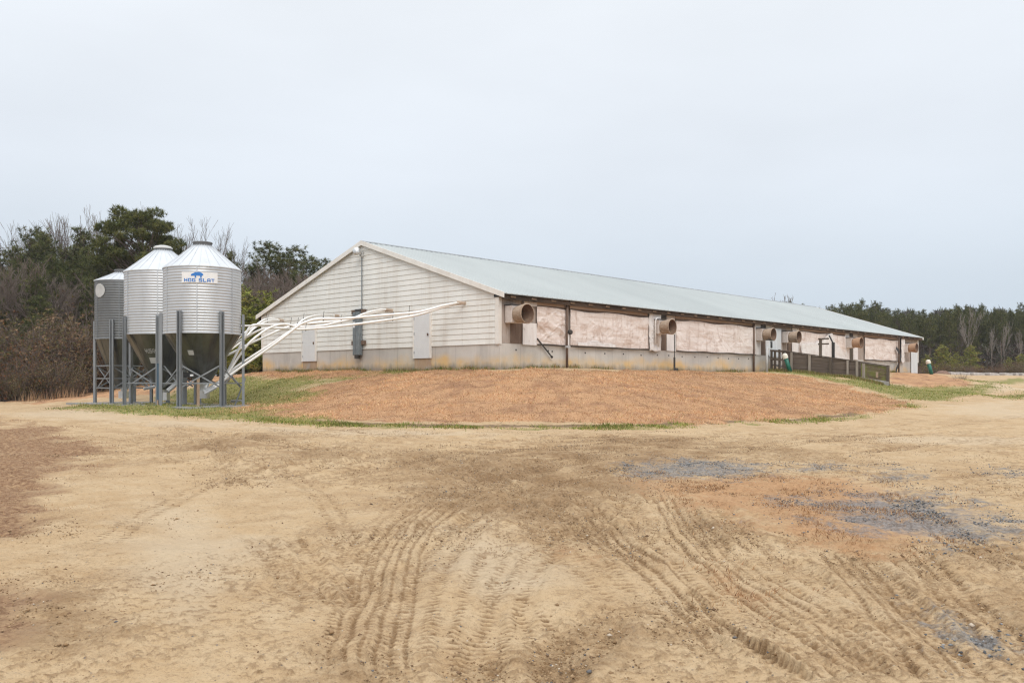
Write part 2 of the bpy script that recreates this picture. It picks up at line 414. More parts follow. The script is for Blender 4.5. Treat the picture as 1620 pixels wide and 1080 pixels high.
def zone_masks(P):
    n1 = fbm(P[:, 0] * .55, P[:, 1] * .55, 3, 4) - .5
    n2 = fbm(P[:, 0] * 2.3, P[:, 1] * 2.3, 9, 3) - .5
    rr = np.hypot(P[:, 0], P[:, 1])
    k = np.clip(rr / 22, .25, 1.2)
    def m(polys, amp, w):
        o = np.zeros(len(P))
        for q in polys: o = np.maximum(o, sstep(w, -w, sdpoly(P, q) / k * 1.0 + (n1 * amp + n2 * amp * .6)))
        return o
    A = np.zeros((len(P), 4)); B = np.zeros((len(P), 4))
    A[:, 0] = m(ORANGE, 1.6, .45)
    A[:, 1] = m(GREEN, 1.5, .8)
    for L in FRINGE:
        kk, lat, arc, tt = along(P, L, 1.4)
        A[kk, 1] = np.maximum(A[kk, 1], .6 * sstep(.6, .1, np.abs(lat + n1[kk] * 1.2)) * sstep(.40, .62, n1[kk] + .5 + n2[kk] * .5))
        B[kk, 3] = np.maximum(B[kk, 3], .9 * sstep(.5, .05, np.abs(lat - .5 + n1[kk] * .5)))
    A[:, 2] = m(GRAVEL, 1.8, 1.5) * .85
    A[:, 3] = m(DARK, 2.4, 1.6)
    B[:, 0] = m(PALE, 2.6, 1.3)
    B[:, 1] = m(STRAW, 1.6, 1.9)
    B[:, 2] = m(BANK, 2.4, .9)
    # ground far beyond the yard is rough winter grass
    wild = np.maximum(sstep(40, 52, P[:, 1] + n1 * 6) * sstep(-8, -14, P[:, 0] + 0 * n1), sstep(78, 90, P[:, 1] + n1 * 6))
    A[:, 0] = np.maximum(A[:, 0], wild * .8)
    B[:, 2] = np.maximum(B[:, 2], sstep(-16.5, -19, P[:, 0] + n1 * 3) * sstep(31, 26, P[:, 1] + n1 * 3) * .8)
    A[:, 3] *= (1 - A[:, 0]) * (1 - .6 * A[:, 1])
    return A, B

def build_ground():
    ang = np.concatenate([np.linspace(-180, -46, 40, endpoint=False), np.linspace(-46, 40, 980, endpoint=False), np.linspace(40, 180, 40, endpoint=False)])
    ang = np.radians(ang)
    rad = np.concatenate([np.geomspace(.15, 3.4, 14, endpoint=False), np.geomspace(3.4, 70, 960, endpoint=False), np.geomspace(70, 420, 30)])
    na, nr = len(ang), len(rad)
    AA, RR = np.meshgrid(ang, rad)          # rows = radius
    X = (np.sin(AA) * RR).ravel(); Y = (np.cos(AA) * RR).ravel()
    P = np.stack([X, Y], 1)
    z = H(X, Y)
    rr = RR.ravel()
    A, B = zone_masks(P)
    grass = np.clip(A[:, 0] + A[:, 1] + B[:, 2], 0, 1)
    dirt = 1 - grass
    near = sstep(30, 9, rr)
    # uneven soil
    z = z + (fbm(X * .9, Y * .9, 21, 4) - .5) * .10 * sstep(400, 60, rr)
    z = z + (fbm(X * 4, Y * 4, 31, 3) - .5) * .028 * near * dirt
    z = z + (fbm(X * 14, Y * 14, 41, 2) - .5) * .022 * near * dirt * (.5 + A[:, 3])
    z = z + (fbm(X * 1.8, Y * 1.8, 51, 4) - .5) * .19 * grass * sstep(120, 60, rr)
    pat = fbm(X * .55, Y * .55, 201, 3)
    clod = sstep(.55, .66, np.where(rr < 9, fbm(X * 24, Y * 24, 213, 3), fbm(X * 13, Y * 13, 211, 3))) * sstep(.38, .60, pat + .32 * A[:, 3]) * dirt * sstep(45, 20, rr)
    z = z + clod * np.where(rr < 9, .011, .017)
    fine_c = sstep(.60, .72, fbm(X * 30, Y * 30, 221, 2)) * sstep(.36, .6, fbm(X * 1.1, Y * 1.1, 231, 3)) * dirt * sstep(16, 8, rr)
    z = z + fine_c * .009
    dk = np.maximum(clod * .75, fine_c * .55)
    fade_n = fbm(X * 1.3, Y * 1.3, 77, 3)
    for L, w, dep, lug, nrib in TRACKS:
        k, lat, arc, tt = along(P, L, w * 1.2)
        if len(k) == 0: continue
        jit = (fbm(X[k] * 3, Y[k] * 3, 5, 2) - .5) * .07 + (fbm(X[k] * .8, Y[k] * .8, 6, 2) - .5) * .10
        a = np.abs(lat + jit) / w
        body = sstep(.62, .42, a)
        ends = sstep(0, .1, tt) * sstep(1, .96, tt) * (.74 + .26 * sstep(.34, .62, fade_n[k] + .06)) * np.clip(dirt[k], 0, 1)
        det = sstep(20, 9, rr[k])
        wv = (fbm(X[k] * 1.6, Y[k] * 1.6, 17, 3) - .5) * .05
        rib = .5 + .5 * np.cos(2 * math.pi * (lat + jit * .4 + wv) / w * nrib + math.pi)
        rib = np.clip(rib, 0, 1) ** (2.5 if lug else 5) * (.62 + .45 * np.sin(arc * 2 * math.pi / .075 + lat * 9)) * (.3 + 1.3 * fbm(X[k] * 4, Y[k] * 4, 88, 3))
        if lug:
            q = np.sin(2 * math.pi * (arc / (lug * .8) + np.sign(lat) * .25 + np.abs(lat) * 2.5))
            rib = rib * sstep(-.3, .5, q)
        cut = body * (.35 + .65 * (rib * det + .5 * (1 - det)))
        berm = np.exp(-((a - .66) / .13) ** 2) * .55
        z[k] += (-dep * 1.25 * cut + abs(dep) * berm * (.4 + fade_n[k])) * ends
        dk[k] = np.maximum(dk[k], (body * .34 + body * np.clip(rib * 2.2, 0, 1) * .8 * (.45 + .55 * det) + berm * .10) * ends * (1 if dep > 0 else .3))  # grooves darkened in colour: churned soil plus the shade lying in them
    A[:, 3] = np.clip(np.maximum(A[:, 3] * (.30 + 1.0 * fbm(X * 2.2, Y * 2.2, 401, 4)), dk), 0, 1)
    V = np.stack([X, Y, z], 1)
    i = np.arange(nr - 1)[:, None] * na; j = np.arange(na)[None, :]; j2 = (j + 1) % na
    Q = np.stack([i + j, i + na + j, i + na + j2, i + j2], -1).reshape(-1, 4)[:, ::-1]
    # normals of the whole sheet, so that the split leaves no seam
    Vg = V.reshape(nr, na, 3)
    du = np.roll(Vg, -1, 1) - np.roll(Vg, 1, 1); dv = np.gradient(Vg, axis=0)
    Nn = np.cross(du, dv); Nn /= np.linalg.norm(Nn, axis=2, keepdims=True) + 1e-12
    Nn[Nn[..., 2] < 0] *= -1
    Nn = Nn.reshape(-1, 3)
    fg = grass[Q].mean(1); fb = (A[:, 0] + A[:, 1])[Q].mean(1)
    fy = V[Q, 1].mean(1); fx = V[Q, 0].mean(1); fr = np.hypot(fx, fy)
    bank = (fb > .5) & (fr < 95) & (fy > 18)
    yard = (~bank) & (fg < .5) & (fr < 95) & (fy > 0)
    rest = ~(bank | yard)
    for name, sel in (('grass_bank', bank), ('dirt_road', yard), ('ground', rest)):
        q = Q[sel]; used, inv = np.unique(q, return_inverse=True)
        me = np_mesh(name, V[used], inv.reshape(-1, 4), smooth=True)
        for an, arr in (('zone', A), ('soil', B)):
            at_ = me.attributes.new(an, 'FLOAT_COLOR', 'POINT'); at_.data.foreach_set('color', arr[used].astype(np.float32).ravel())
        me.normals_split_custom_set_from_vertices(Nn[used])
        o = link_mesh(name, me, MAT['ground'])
        tag(o, kind='structure')

def ground_material():
    n = NT('ground_soil')
    co = n.tc.outputs['Object']
    za = n.attr('zone'); zb = n.attr('soil')
    sa = n.node('ShaderNodeSeparateColor'); n.t.links.new(za.outputs['Color'], sa.inputs[0])
    sb = n.node('ShaderNodeSeparateColor'); n.t.links.new(zb.outputs['Color'], sb.inputs[0])
    big = n.noise(.35, 4, .6, co); mid = n.noise(2.2, 5, .65, co); fine = n.noise(16, 5, .7, co); gr = n.noise(70, 3, .7, co)
    patch = n.noise(3.4, 10, .82, co, .5)
    def brk2(m, k=2.0, lo=.42, hi=.62):   # feathered, streaky cover
        return n.rng(n.math('ADD', m, n.math('MULTIPLY', n.math('SUBTRACT', patch, .5), k)), lo, hi)
    def brk(m, nz, lo=.3, hi=.7):   # a mask broken up by noise
        return n.rng(n.math('ADD', m, n.math('MULTIPLY', n.math('SUBTRACT', nz, .5), 1.1)), lo, hi)
    c = n.mix(n.rng(big, .36, .64), (.53, .38, .222), (.465, .32, .18))
    c = n.mix(n.rng(mid, .40, .70), c, (.57, .43, .27))
    wear = n.noise(.9, 6, .7, co, .6)
    mott = n.math('ADD', n.noise(15, 6, .8, co), n.math('MULTIPLY', n.math('SUBTRACT', wear, .5), .55))
    c = n.mix(n.math('MULTIPLY', n.rng(mott, .54, .70), .6), c, (.29, .182, .094))
    c = n.mix(n.math('MULTIPLY', n.rng(wear, .50, .68), .5), c, (.36, .232, .122))
    c = n.mix(n.math('MULTIPLY', n.rng(fine, .54, .70), .55), c, (.25, .16, .085))
    spk = n.noise(42, 4, .8, co)
    c = n.mix(n.math('MULTIPLY', n.rng(n.math('ADD', spk, n.math('MULTIPLY', n.math('SUBTRACT', wear, .5), .3)), .58, .66), .7), c, (.17, .11, .065))
    c = n.mix(n.math('MULTIPLY', n.rng(gr, .56, .72), .6), c, (.19, .13, .08))
    c = n.mix(n.math('MULTIPLY', n.rng(gr, .42, .28), .5), c, (.60, .48, .335))
    c = n.mix(n.math('MULTIPLY', brk(sb.outputs[0], wear, .25, 1.0), .6), c, n.mix(fine, (.60, .485, .345), (.52, .415, .285)))
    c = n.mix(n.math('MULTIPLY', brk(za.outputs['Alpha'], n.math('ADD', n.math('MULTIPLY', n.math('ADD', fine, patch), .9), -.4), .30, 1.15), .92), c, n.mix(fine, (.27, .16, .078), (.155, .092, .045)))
    # small dark pebbles
    v = n.voro(26, co); vc = n.voro(26, co, out='Color')
    vs = n.node('ShaderNodeSeparateColor'); n.t.links.new(vc, vs.inputs[0])
    peb = n.math('MULTIPLY', n.rng(v, .22, .14), n.rng(vs.outputs[0], .80, .84))
    peb = n.math('MULTIPLY', peb, n.rng(mid, .4, .6))
    c = n.mix(n.math('MULTIPLY', peb, .8), c, n.mix(vs.outputs[1], (.10, .09, .085), (.22, .2, .19)))
    straw = n.mix(n.rng(fine, .35, .65), (.34, .18, .085), (.52, .31, .165))
    c = n.mix(n.math('MULTIPLY', brk2(sb.outputs[1], 2.2, .42, .95), .85), c, straw)
    # crushed stone
    sv = n.voro(34, co, out='Color'); ss = n.node('ShaderNodeSeparateColor'); n.t.links.new(sv, ss.inputs[0])
    stone = n.mix(ss.outputs[0], (.10, .106, .112), (.27, .275, .28))
    c = n.mix(n.math('MULTIPLY', brk2(sa.outputs[2], 2.8, .45, .85), .8), c, stone)
    bank = n.mix(n.rng(fine, .40, .62), (.17, .088, .05), (.40, .26, .15))
    bank = n.mix(n.rng(patch, .5, .7), bank, (.24, .13, .075))
    c = n.mix(n.math('MULTIPLY', brk(sb.outputs[2], wear, .3, .9), .9), c, bank)
    c = n.mix(n.math('MULTIPLY', brk(zb.outputs['Alpha'], fine, .35, .75), .8), c, (.15, .098, .058))
    dry = n.mix(n.rng(fine, .3, .7), (.41, .225, .115), (.54, .335, .19))
    dry = n.mix(n.rng(wear, .45, .65), dry, (.30, .165, .095))
    c = n.mix(n.math('MULTIPLY', brk(sa.outputs[0], fine, .3, .6), 1.0), c, dry)
    grn = n.mix(n.rng(fine, .35, .7), (.15, .17, .045), (.28, .25, .085))
    c = n.mix(n.math('MULTIPLY', brk(sa.outputs[1], mid, .3, .75), .85), c, grn)
    hgt = n.math('ADD', n.math('MULTIPLY', fine, 1.0), n.math('MULTIPLY', gr, .45))
    hgt = n.math('ADD', hgt, n.math('MULTIPLY', peb, .3))
    n.bump(n.math('ADD', hgt, n.math('MULTIPLY', spk, .6)), .7, .03)
    return n.fin(c, .95, 0, .15)

# ------------------------------------------------------------------ scatter: blades, stones
def blades(name, P, hgt, wid, cols, mat, lean=.5):
    """upright grass blades at P (n,2); heights, widths per blade; cols (n,3)"""
    n = len(P)
    z = H(P[:, 0], P[:, 1]) + GB(P)
    a = RNG.uniform(0, 2 * math.pi, n); la = RNG.uniform(0, 2 * math.pi, n); le = RNG.uniform(0, lean, n) * hgt
    dx = np.cos(a) * wid / 2; dy = np.sin(a) * wid / 2
    b0 = np.stack([P[:, 0] - dx, P[:, 1] - dy, z - .02], 1); b1 = np.stack([P[:, 0] + dx, P[:, 1] + dy, z - .02], 1)
    tp = np.stack([P[:, 0] + np.cos(la) * le, P[:, 1] + np.sin(la) * le, z + hgt], 1)
    V = np.stack([b0, b1, tp], 1).reshape(-1, 3)
    Fc = np.arange(3 * n).reshape(-1, 3)
    tint = np.repeat(cols, 3, 0)
    return link_mesh(name, np_mesh(name, V, Fc, tint), mat)
def GB(P):
    return (fbm(P[:, 0] * .9, P[:, 1] * .9, 21, 4) - .5) * .10 + (fbm(P[:, 0] * 1.8, P[:, 1] * 1.8, 51, 4) - .5) * .19
def mixcol(n, cs, w=None):
    cs = np.array(cs); k = RNG.choice(len(cs), n, p=w)
    return cs[k] * RNG.uniform(.85, 1.15, (n, 1))
def sample_zone(xr, yr, n, ch):
    P = np.stack([RNG.uniform(*xr, n), RNG.uniform(*yr, n)], 1)
    A, B = zone_masks(P)
    m = ch(A, B)
    return P[RNG.uniform(0, 1, n) < m]
def outside_barn(P):
    t = (P[:, 0] - C0[0]) * TX + (P[:, 1] - C0[1]) * TY; s = (P[:, 0] - C0[0]) * SX + (P[:, 1] - C0[1]) * SY
    return ~((t > -.02) & (t < BL + .02) & (s > -.02) & (s < BW + .02))
def stones(name, P, size, cols, mat):
    n = len(P)
    z = H(P[:, 0], P[:, 1]) + (fbm(P[:, 0] * .9, P[:, 1] * .9, 21, 4) - .5) * .10
    o = np.array([(1, 0, 0), (-1, 0, 0), (0, 1, 0), (0, -1, 0), (0, 0, 1), (0, 0, -1)], float)
    f = np.array([(0, 2, 4), (2, 1, 4), (1, 3, 4), (3, 0, 4), (2, 0, 5), (1, 2, 5), (3, 1, 5), (0, 3, 5)])
    d = o[None] * RNG.uniform(.6, 1.2, (n, 6, 1)) + RNG.uniform(-.25, .25, (n, 6, 3))
    d[:, :, 2] *= .62
    a = RNG.uniform(0, 6.28, n); ca, sa = np.cos(a)[:, None], np.sin(a)[:, None]
    x = d[:, :, 0] * ca - d[:, :, 1] * sa; y = d[:, :, 0] * sa + d[:, :, 1] * ca
    V = np.stack([x, y, d[:, :, 2]], 2) * size[:, None, None]
    V[:, :, 0] += P[:, 0:1]; V[:, :, 1] += P[:, 1:2]; V[:, :, 2] += (z + size * .15)[:, None]
    Fc = (f[None] + np.arange(n)[:, None, None] * 6).reshape(-1, 3)
    return link_mesh(name, np_mesh(name, V.reshape(-1, 3), Fc, np.repeat(cols, 6, 0)), mat)

def build_cover():
    g = MAT['blade']
    # russet dead grass on the bank
    P = sample_zone((-13, 24), (22, 48), 520000, lambda A, B: np.clip(A[:, 0] * 1.1 - A[:, 1] * .7, 0, 1) * .9)
    P = P[outside_barn(P)]
    n = len(P); w = sstep(.28, .72, .5 * fbm(P[:, 0] * .5, P[:, 1] * .5, 61, 4) + .5 * fbm(P[:, 0] * 2.2, P[:, 1] * 2.2, 67, 3))
    c = mixcol(n, [(.53, .31, .17), (.59, .375, .215), (.44, .25, .135), (.66, .48, .28), (.34, .19, .095), (.34, .32, .12)], [.36, .28, .16, .12, .05, .03]) * (.55 + .78 * w)[:, None]
    tag(blades('dry_grass', P, RNG.uniform(.015, .06, n) * (.5 + 1.0 * w), RNG.uniform(.010, .028, n), c, g, 2.6), kind='stuff')
    # green grass: beside the bins, the swale, the foot of the bank
    P = sample_zone((-18, 32), (22, 62), 420000, lambda A, B: A[:, 1] * .95)
    fl = FRINGE[0]; kf = RNG.integers(0, len(fl) - 1, 42000); uf = RNG.uniform(0, 1, (42000, 1))
    fp = fl[kf] * (1 - uf) + fl[kf + 1] * uf + RNG.normal(0, .28, (42000, 2)); fn = fbm(fp[:, 0] * .7, fp[:, 1] * .7, 64, 3)
    P = np.concatenate([P, fp[RNG.uniform(0, 1, 42000) < sstep(.50, .72, fn) * .65]])
    P = P[outside_barn(P)]
    n = len(P)
    w = fbm(P[:, 0] * .9, P[:, 1] * .9, 63, 3)
    c = mixcol(n, [(.16, .205, .04), (.25, .265, .07), (.11, .155, .032), (.40, .35, .13), (.46, .32, .16)], [.28, .28, .12, .18, .14]) * (.65 + .7 * w)[:, None]
    tag(blades('green_grass', P, RNG.uniform(.02, .075, n), RNG.uniform(.015, .04, n), c, g, 1.5), kind='stuff')
    # brown dead grass at the left edge of the yard and the straw patches of the yard
    P = np.concatenate([sample_zone((-22, -4), (6, 31), 220000, lambda A, B: B[:, 2] * .8),
                        sample_zone((1, 12), (6, 20), 190000, lambda A, B: B[:, 1] * .6)])
    n = len(P)
    c = mixcol(n, [(.30, .165, .085), (.44, .27, .14), (.20, .11, .06), (.52, .36, .21)], [.35, .3, .2, .15])
    tag(blades('dead_grass', P, RNG.uniform(.006, .03, n), RNG.uniform(.005, .013, n), c, g, 4.0), kind='stuff')
    # tufts at the foot of the walls and along the loading chute
    L = []
    for k in range(9000):
        if k % 3: t = RNG.uniform(0, BL); p = bw(t, abs(RNG.normal(0, .12)) + .03)
        else: s = RNG.uniform(0, BW); p = gw(s, abs(RNG.normal(0, .12)) + .03)
        if fbm(np.array([p.x * .6]), np.array([p.y * .6]), 15, 2)[0] > .52: L.append((p.x, p.y))
    for k in range(7000):
        d = RNG.uniform(.2, 6.6); p = bw(22 - abs(RNG.normal(0, .35)), d); L.append((p.x, p.y))
    P = np.array(L); n = len(P)
    c = mixcol(n, [(.10, .14, .025), (.17, .19, .05), (.30, .24, .10), (.36, .22, .11)])
    tag(blades('weeds', P, RNG.uniform(.05, .2, n), RNG.uniform(.015, .03, n), c, g, .7), kind='stuff')
    # broom sedge stalks before the brush
    P = np.concatenate([np.stack([RNG.normal(x, .45, 120), RNG.normal(y, .4, 120)], 1) for x, y in ((-23.3, 43.2), (-22.2, 44.0))])
    n = len(P)
    tag(blades('sedge_grass', P, RNG.uniform(.2, .7, n), RNG.uniform(.012, .03, n), mixcol(n, [(.34, .21, .12), (.42, .28, .17), (.27, .17, .1)]), g, .5), kind='stuff')
    # crushed grey stone
    P = np.concatenate([sample_zone((1.5, 13), (5, 19), 300000, lambda A, B: A[:, 2] ** 2.0 * .6), sample_zone((-6, 2), (4, 20), 60000, lambda A, B: A[:, 2] ** 2 * .3)])
    P = P[RNG.uniform(0, 1, len(P)) < sstep(.36, .66, fbm(P[:, 0] * 1.7, P[:, 1] * 1.7, 301, 4)) + .06]
    n = len(P)
    tag(stones('gravel', P, RNG.uniform(.006, .017, n), mixcol(n, [(.12, .124, .129), (.20, .205, .212), (.30, .303, .31), (.075, .077, .08), (.4, .32, .22)], [.32, .28, .14, .18, .08]), MAT['stone']), kind='stuff')
    # loose clods and pebbles over the whole yard
    P = np.stack([RNG.uniform(-9, 10, 420000), 3.6 + RNG.uniform(0, 1, 420000) ** 1.3 * 19], 1)
    A, B = zone_masks(P)
    w = fbm(P[:, 0] * .8, P[:, 1] * .8, 91, 3)
    P = P[RNG.uniform(0, 1, len(P)) < np.clip((w - .42) * 3, .03, 1) * .5 * (1 - A[:, 0]) + A[:, 3] * .3]
    n = len(P)
    sz = RNG.uniform(.004, .012, n) * np.where(RNG.uniform(0, 1, n) < .03, 2.0, 1)
    tag(stones('loose_soil_and_pebbles', P, sz, mixcol(n, [(.27, .175, .095), (.38, .26, .15), (.19, .12, .07), (.14, .135, .135), (.5, .42, .33)], [.40, .34, .17, .05, .04]), MAT['stone']), kind='stuff')

# ------------------------------------------------------------------ materials table
MAT = {}
def make_materials():
    M = MAT
    M['ground'] = ground_material()
    M['blade'] = tintmat('grass_blade', .9, .1)
    M['stone'] = tintmat('crushed_stone', .9, .2)
    M['needle'] = tintmat('foliage', .75, .2)
    M['bark'] = pmat('pine_bark', (.13, .10, .082), (.20, .16, .13), 6, (1, 1, .25), .95, spec=.1)
    M['pale_bark'] = pmat('grey_bark', (.17, .145, .125), (.27, .24, .21), 5, (1, 1, .3), .95, spec=.1)
    M['twig'] = pmat('bare_twigs', (.145, .112, .094), (.205, .165, .14), 2, rough=.95, spec=.1)
    M['white_twig'] = pmat('pale_twigs', (.24, .215, .19), (.32, .29, .26), 2, rough=.95, spec=.1)
    # barn
    n = NT('lap_siding')
    c = n.mix(n.rng(n.noise(.5, 5, .6), .35, .7), (.79, .785, .745), (.71, .70, .66))
    c = n.mix(n.math('MULTIPLY', n.rng(n.noise(1.0, 6, .7, n.coord((1, 1.6, .12))), .50, .70), .5), c, (.55, .50, .43))
    c = n.mix(n.math('MULTIPLY', n.rng(n.noise(9, 4, .6, n.coord((1, .3, 1.6))), .55, .8), .35), c, (.52, .48, .42))
    sy = n.sepx(n.tc.outputs['Object']); jn = n.rng(n.math('PINGPONG', n.math('ADD', sy[1], .4), 1.22), .02, .004)
    c = n.mix(n.math('MULTIPLY', jn, n.rng(n.noise(.8, 3, .6), .4, .6, .1, .4)), c, (.42, .38, .33))
    M['siding'] = n.fin(c, .55, 0, .35)
    M['white_trim'] = pmat('white_trim', (.80, .775, .73), (.70, .665, .61), 2.5, (1, 1, .5), .55, c3=(.50, .42, .33), s3=4, lo3=.62, hi3=.85)
    M['door'] = pmat('door_paint', (.70, .71, .715), (.62, .63, .635), 1.2, (1, 1, .4), .5, c3=(.55, .5, .44), s3=3, lo3=.66, hi3=.85)
    # concrete with clay splash along its foot
    n = NT('cast_concrete')
    x = n.sepx(n.tc.outputs['Object'])
    c = n.mix(n.rng(n.noise(.45, 4, .6), .35, .68), (.60, .565, .52), (.47, .44, .405))
    c = n.mix(n.math('MULTIPLY', n.rng(n.noise(1.6, 5, .65, n.coord((1, 1, .16))), .50, .70), .5), c, (.36, .335, .31))
    c = n.mix(n.math('MULTIPLY', n.rng(n.noise(2.2, 4, .65, n.coord((1, 1, .3))), .60, .75), .6), c, (.70, .67, .625))
    foot = n.math('ADD', x[2], n.math('MULTIPLY', n.noise(.38, 3, .6), -1.5))
    c = n.mix(n.math('MULTIPLY', n.math('MULTIPLY', n.rng(foot, 2.06, 1.62, smooth=True), n.rng(n.noise(.7, 4, .65), .36, .56, .3, 1.0)), .85), c, n.mix(n.rng(n.noise(.9, 3, .6), .46, .64), (.68, .45, .185), (.60, .50, .36)))
    low = n.math('ADD', x[2], n.math('MULTIPLY', n.noise(2.5, 4, .65, n.coord((1, 1, .2))), -.6))
    c = n.mix(n.math('MULTIPLY', n.rng(low, 2.12, 1.88), .7), c, (.20, .185, .165))
    gx = n.math('ADD', x[0], x[1])
    seam = n.math('PINGPONG', gx, .61)
    c = n.mix(n.math('MULTIPLY', n.rng(seam, .012, .004), .45), c, (.2, .19, .18))
    n.bump(n.noise(14, 5, .6), .25, .02)
    M['concrete'] = n.fin(c, .9, 0, .2)
    M['pad'] = pmat('weathered_pad', (.34, .33, .31), (.25, .24, .22), 1.5, rough=.95, spec=.2, bump=.2)
    # roof sheets
    n = NT('roof_sheet')
    c = n.mix(n.rng(n.noise(.25, 4, .6, n.coord((1, .25, 1))), .35, .7), (.455, .488, .485), (.40, .432, .432))
    c = n.mix(n.math('MULTIPLY', n.rng(n.noise(1.4, 4, .6, n.coord((1.2, .12, 1))), .58, .8), .3), c, (.40, .43, .43))
    M['roof'] = n.fin(c, .5, .08, .4)
    M['ridge'] = pmat('ridge_metal', (.30, .32, .34), (.42, .45, .47), 2, rough=.5, metal=.3)
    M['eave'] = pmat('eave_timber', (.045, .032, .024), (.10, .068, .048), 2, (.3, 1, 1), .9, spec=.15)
    M['rafter'] = pmat('rafter_end', (.13, .085, .055), (.22, .15, .10), 3, rough=.9, spec=.15)
    M['board'] = pmat('weathered_board', (.44, .375, .33), (.29, .23, .19), 3.5, (2.2, 1, .12), .9, spec=.15, bump=.3, c3=(.52, .47, .43), s3=3, lo3=.56, hi3=.72, st3=(1.6, 1, .25))
    M['header'] = pmat('header_board', (.50, .385, .31), (.36, .255, .19), 1.4, (.35, 1, 2), .9, spec=.15, c3=(.50, .42, .36), s3=1.2, lo3=.55, hi3=.75)
    M['duct'] = pmat('brown_boards', (.13, .09, .068), (.21, .15, .115), 4, (2, 1, .2), .9, spec=.15)
    n = NT('curtain_sheet')
    oi = n.node('ShaderNodeObjectInfo'); va = n.node('ShaderNodeVectorMath', operation='MULTIPLY_ADD')
    cmb = n.node('ShaderNodeCombineXYZ'); n.set(cmb.inputs[0], n.math('MULTIPLY', oi.outputs['Random'], 90.0)); n.set(cmb.inputs[2], n.math('MULTIPLY', oi.outputs['Random'], 37.0))
    n.t.links.new(n.tc.outputs['Object'], va.inputs[0]); va.inputs[1].default_value = (1, 1, 1); n.t.links.new(cmb.outputs[0], va.inputs[2])
    def cc(sc):
        m_ = n.node('ShaderNodeVectorMath', operation='MULTIPLY'); n.t.links.new(va.outputs[0], m_.inputs[0]); m_.inputs[1].default_value = sc
        return m_.outputs[0]
    c = n.mix(n.rng(n.noise(.7, 5, .65, cc((1, 1, 1))), .34, .68), (.84, .765, .72), (.75, .665, .615))
    c = n.mix(n.math('MULTIPLY', n.rng(n.noise(1.0, 6, .72, cc((.35, 1, 2.6)), .6), .47, .66), .78), c, (.53, .385, .305))
    c = n.mix(n.math('MULTIPLY', n.rng(n.noise(1.2, 6, .78, cc((1.5, 1, .5)), .8), .51, .68), .75), c, (.46, .33, .265))
    c = n.mix(n.math('MULTIPLY', n.rng(n.noise(4, 6, .78, cc((1, 1, .6))), .58, .70), .6), c, (.36, .25, .19))
    c = n.mix(n.math('MULTIPLY', n.rng(n.noise(1.1, 4, .6, cc((1, 1, .5))), .62, .74), .7), c, (.88, .83, .80))
    sx = n.sepx(va.outputs[0]); wv = n.math('MULTIPLY', n.noise(2.2, 4, .6, cc((1, 1, 1))), .10)
    gz = n.rng(n.math('PINGPONG', n.math('ADD', sx[2], wv), .155), .020, .0); gx = n.rng(n.math('PINGPONG', n.math('ADD', sx[0], wv), .31), .022, .0)
    gl = n.math('MULTIPLY', n.math('MAXIMUM', gz, n.math('MULTIPLY', gx, .7)), n.rng(n.noise(1.6, 4, .65, cc((1, 1, 1))), .36, .58))
    c = n.mix(n.math('MULTIPLY', gl, .28), c, (.50, .37, .30))
    n.bump(n.math('ADD', n.noise(3.0, 4, .55, cc((.5, 1, 1.6)), .4), n.math('MULTIPLY', gl, -.5)), .22, .03)
    M['curtain'] = n.fin(c, .6, 0, .3)
    M['tarp'] = pmat('white_tarp', (.80, .775, .755), (.66, .61, .58), 2.2, (1.5, 1, .5), .55, c3=(.34, .27, .24), s3=5, lo3=.62, hi3=.74, bump=.4, bscale=6)
    M['panel'] = pmat('white_panel', (.80, .77, .75), (.70, .65, .62), 3, (2.5, 1, .25), .6, c3=(.42, .36, .32), s3=4, lo3=.6, hi3=.8)
    M['blue_panel'] = pmat('cool_white_panel', (.72, .75, .765), (.62, .645, .66), 2.5, (2, 1, .3), .55)
    M['fan_box'] = pmat('fan_housing', (.62, .57, .53), (.50, .43, .385), 3, rough=.65, c3=(.34, .26, .2), s3=5, lo3=.6, hi3=.8)
    n = NT('fan_cone')
    c = n.mix(n.rng(n.noise(3, 5, .65), .35, .68), (.43, .325, .24), (.28, .20, .14))
    c = n.mix(n.math('MULTIPLY', n.rng(n.noise(11, 5, .75, n.coord((1, .4, 1))), .50, .70), .7), c, (.52, .45, .38))
    c = n.mix(n.math('MULTIPLY', n.rng(n.noise(6, 5, .75, n.coord((1, .3, 1))), .56, .72), .7), c, (.17, .115, .08))
    n.bump(n.noise(18, 4, .7), .5, .02)
    M['cone'] = n.fin(c, .75, 0, .25)
    M['liner'] = pmat('fan_liner', (.24, .15, .10), (.16, .10, .07), 3, rough=.85, c3=(.34, .26, .18), s3=5, lo3=.55, hi3=.75)
    M['cone_rust'] = pmat('fan_cone_orange', (.46, .29, .18), (.36, .215, .13), 3, rough=.75, c3=(.5, .4, .3), s3=7, lo3=.58, hi3=.78)
    M['dark'] = pmat('dark_metal', (.035, .032, .03), (.06, .055, .05), 4, rough=.6)
    M['black'] = pmat('black_plastic', (.018, .018, .018), (.03, .03, .03), 4, rough=.5)
    M['rust'] = pmat('rusty_pole', (.11, .07, .05), (.17, .115, .085), 8, (1, 1, .3), .8)
    M['box_grey'] = pmat('grey_box', (.155, .18, .195), (.21, .235, .25), 3, rough=.5, metal=.2)
    M['grey_paint'] = pmat('grey_paint', (.42, .43, .43), (.5, .51, .51), 3, rough=.6)
    M['lamp_metal'] = pmat('lamp_aluminium', (.62, .63, .63), (.72, .73, .73), 4, rough=.35, metal=.7)
    M['lamp_glass'] = pmat('lamp_cover', (.62, .62, .6), (.7, .7, .68), 4, rough=.25)
    M['wood_new'] = pmat('tan_timber', (.36, .25, .165), (.46, .33, .22), 4, (1, 1, .2), .85, c3=(.38, .34, .3), s3=2, lo3=.5, hi3=.7)
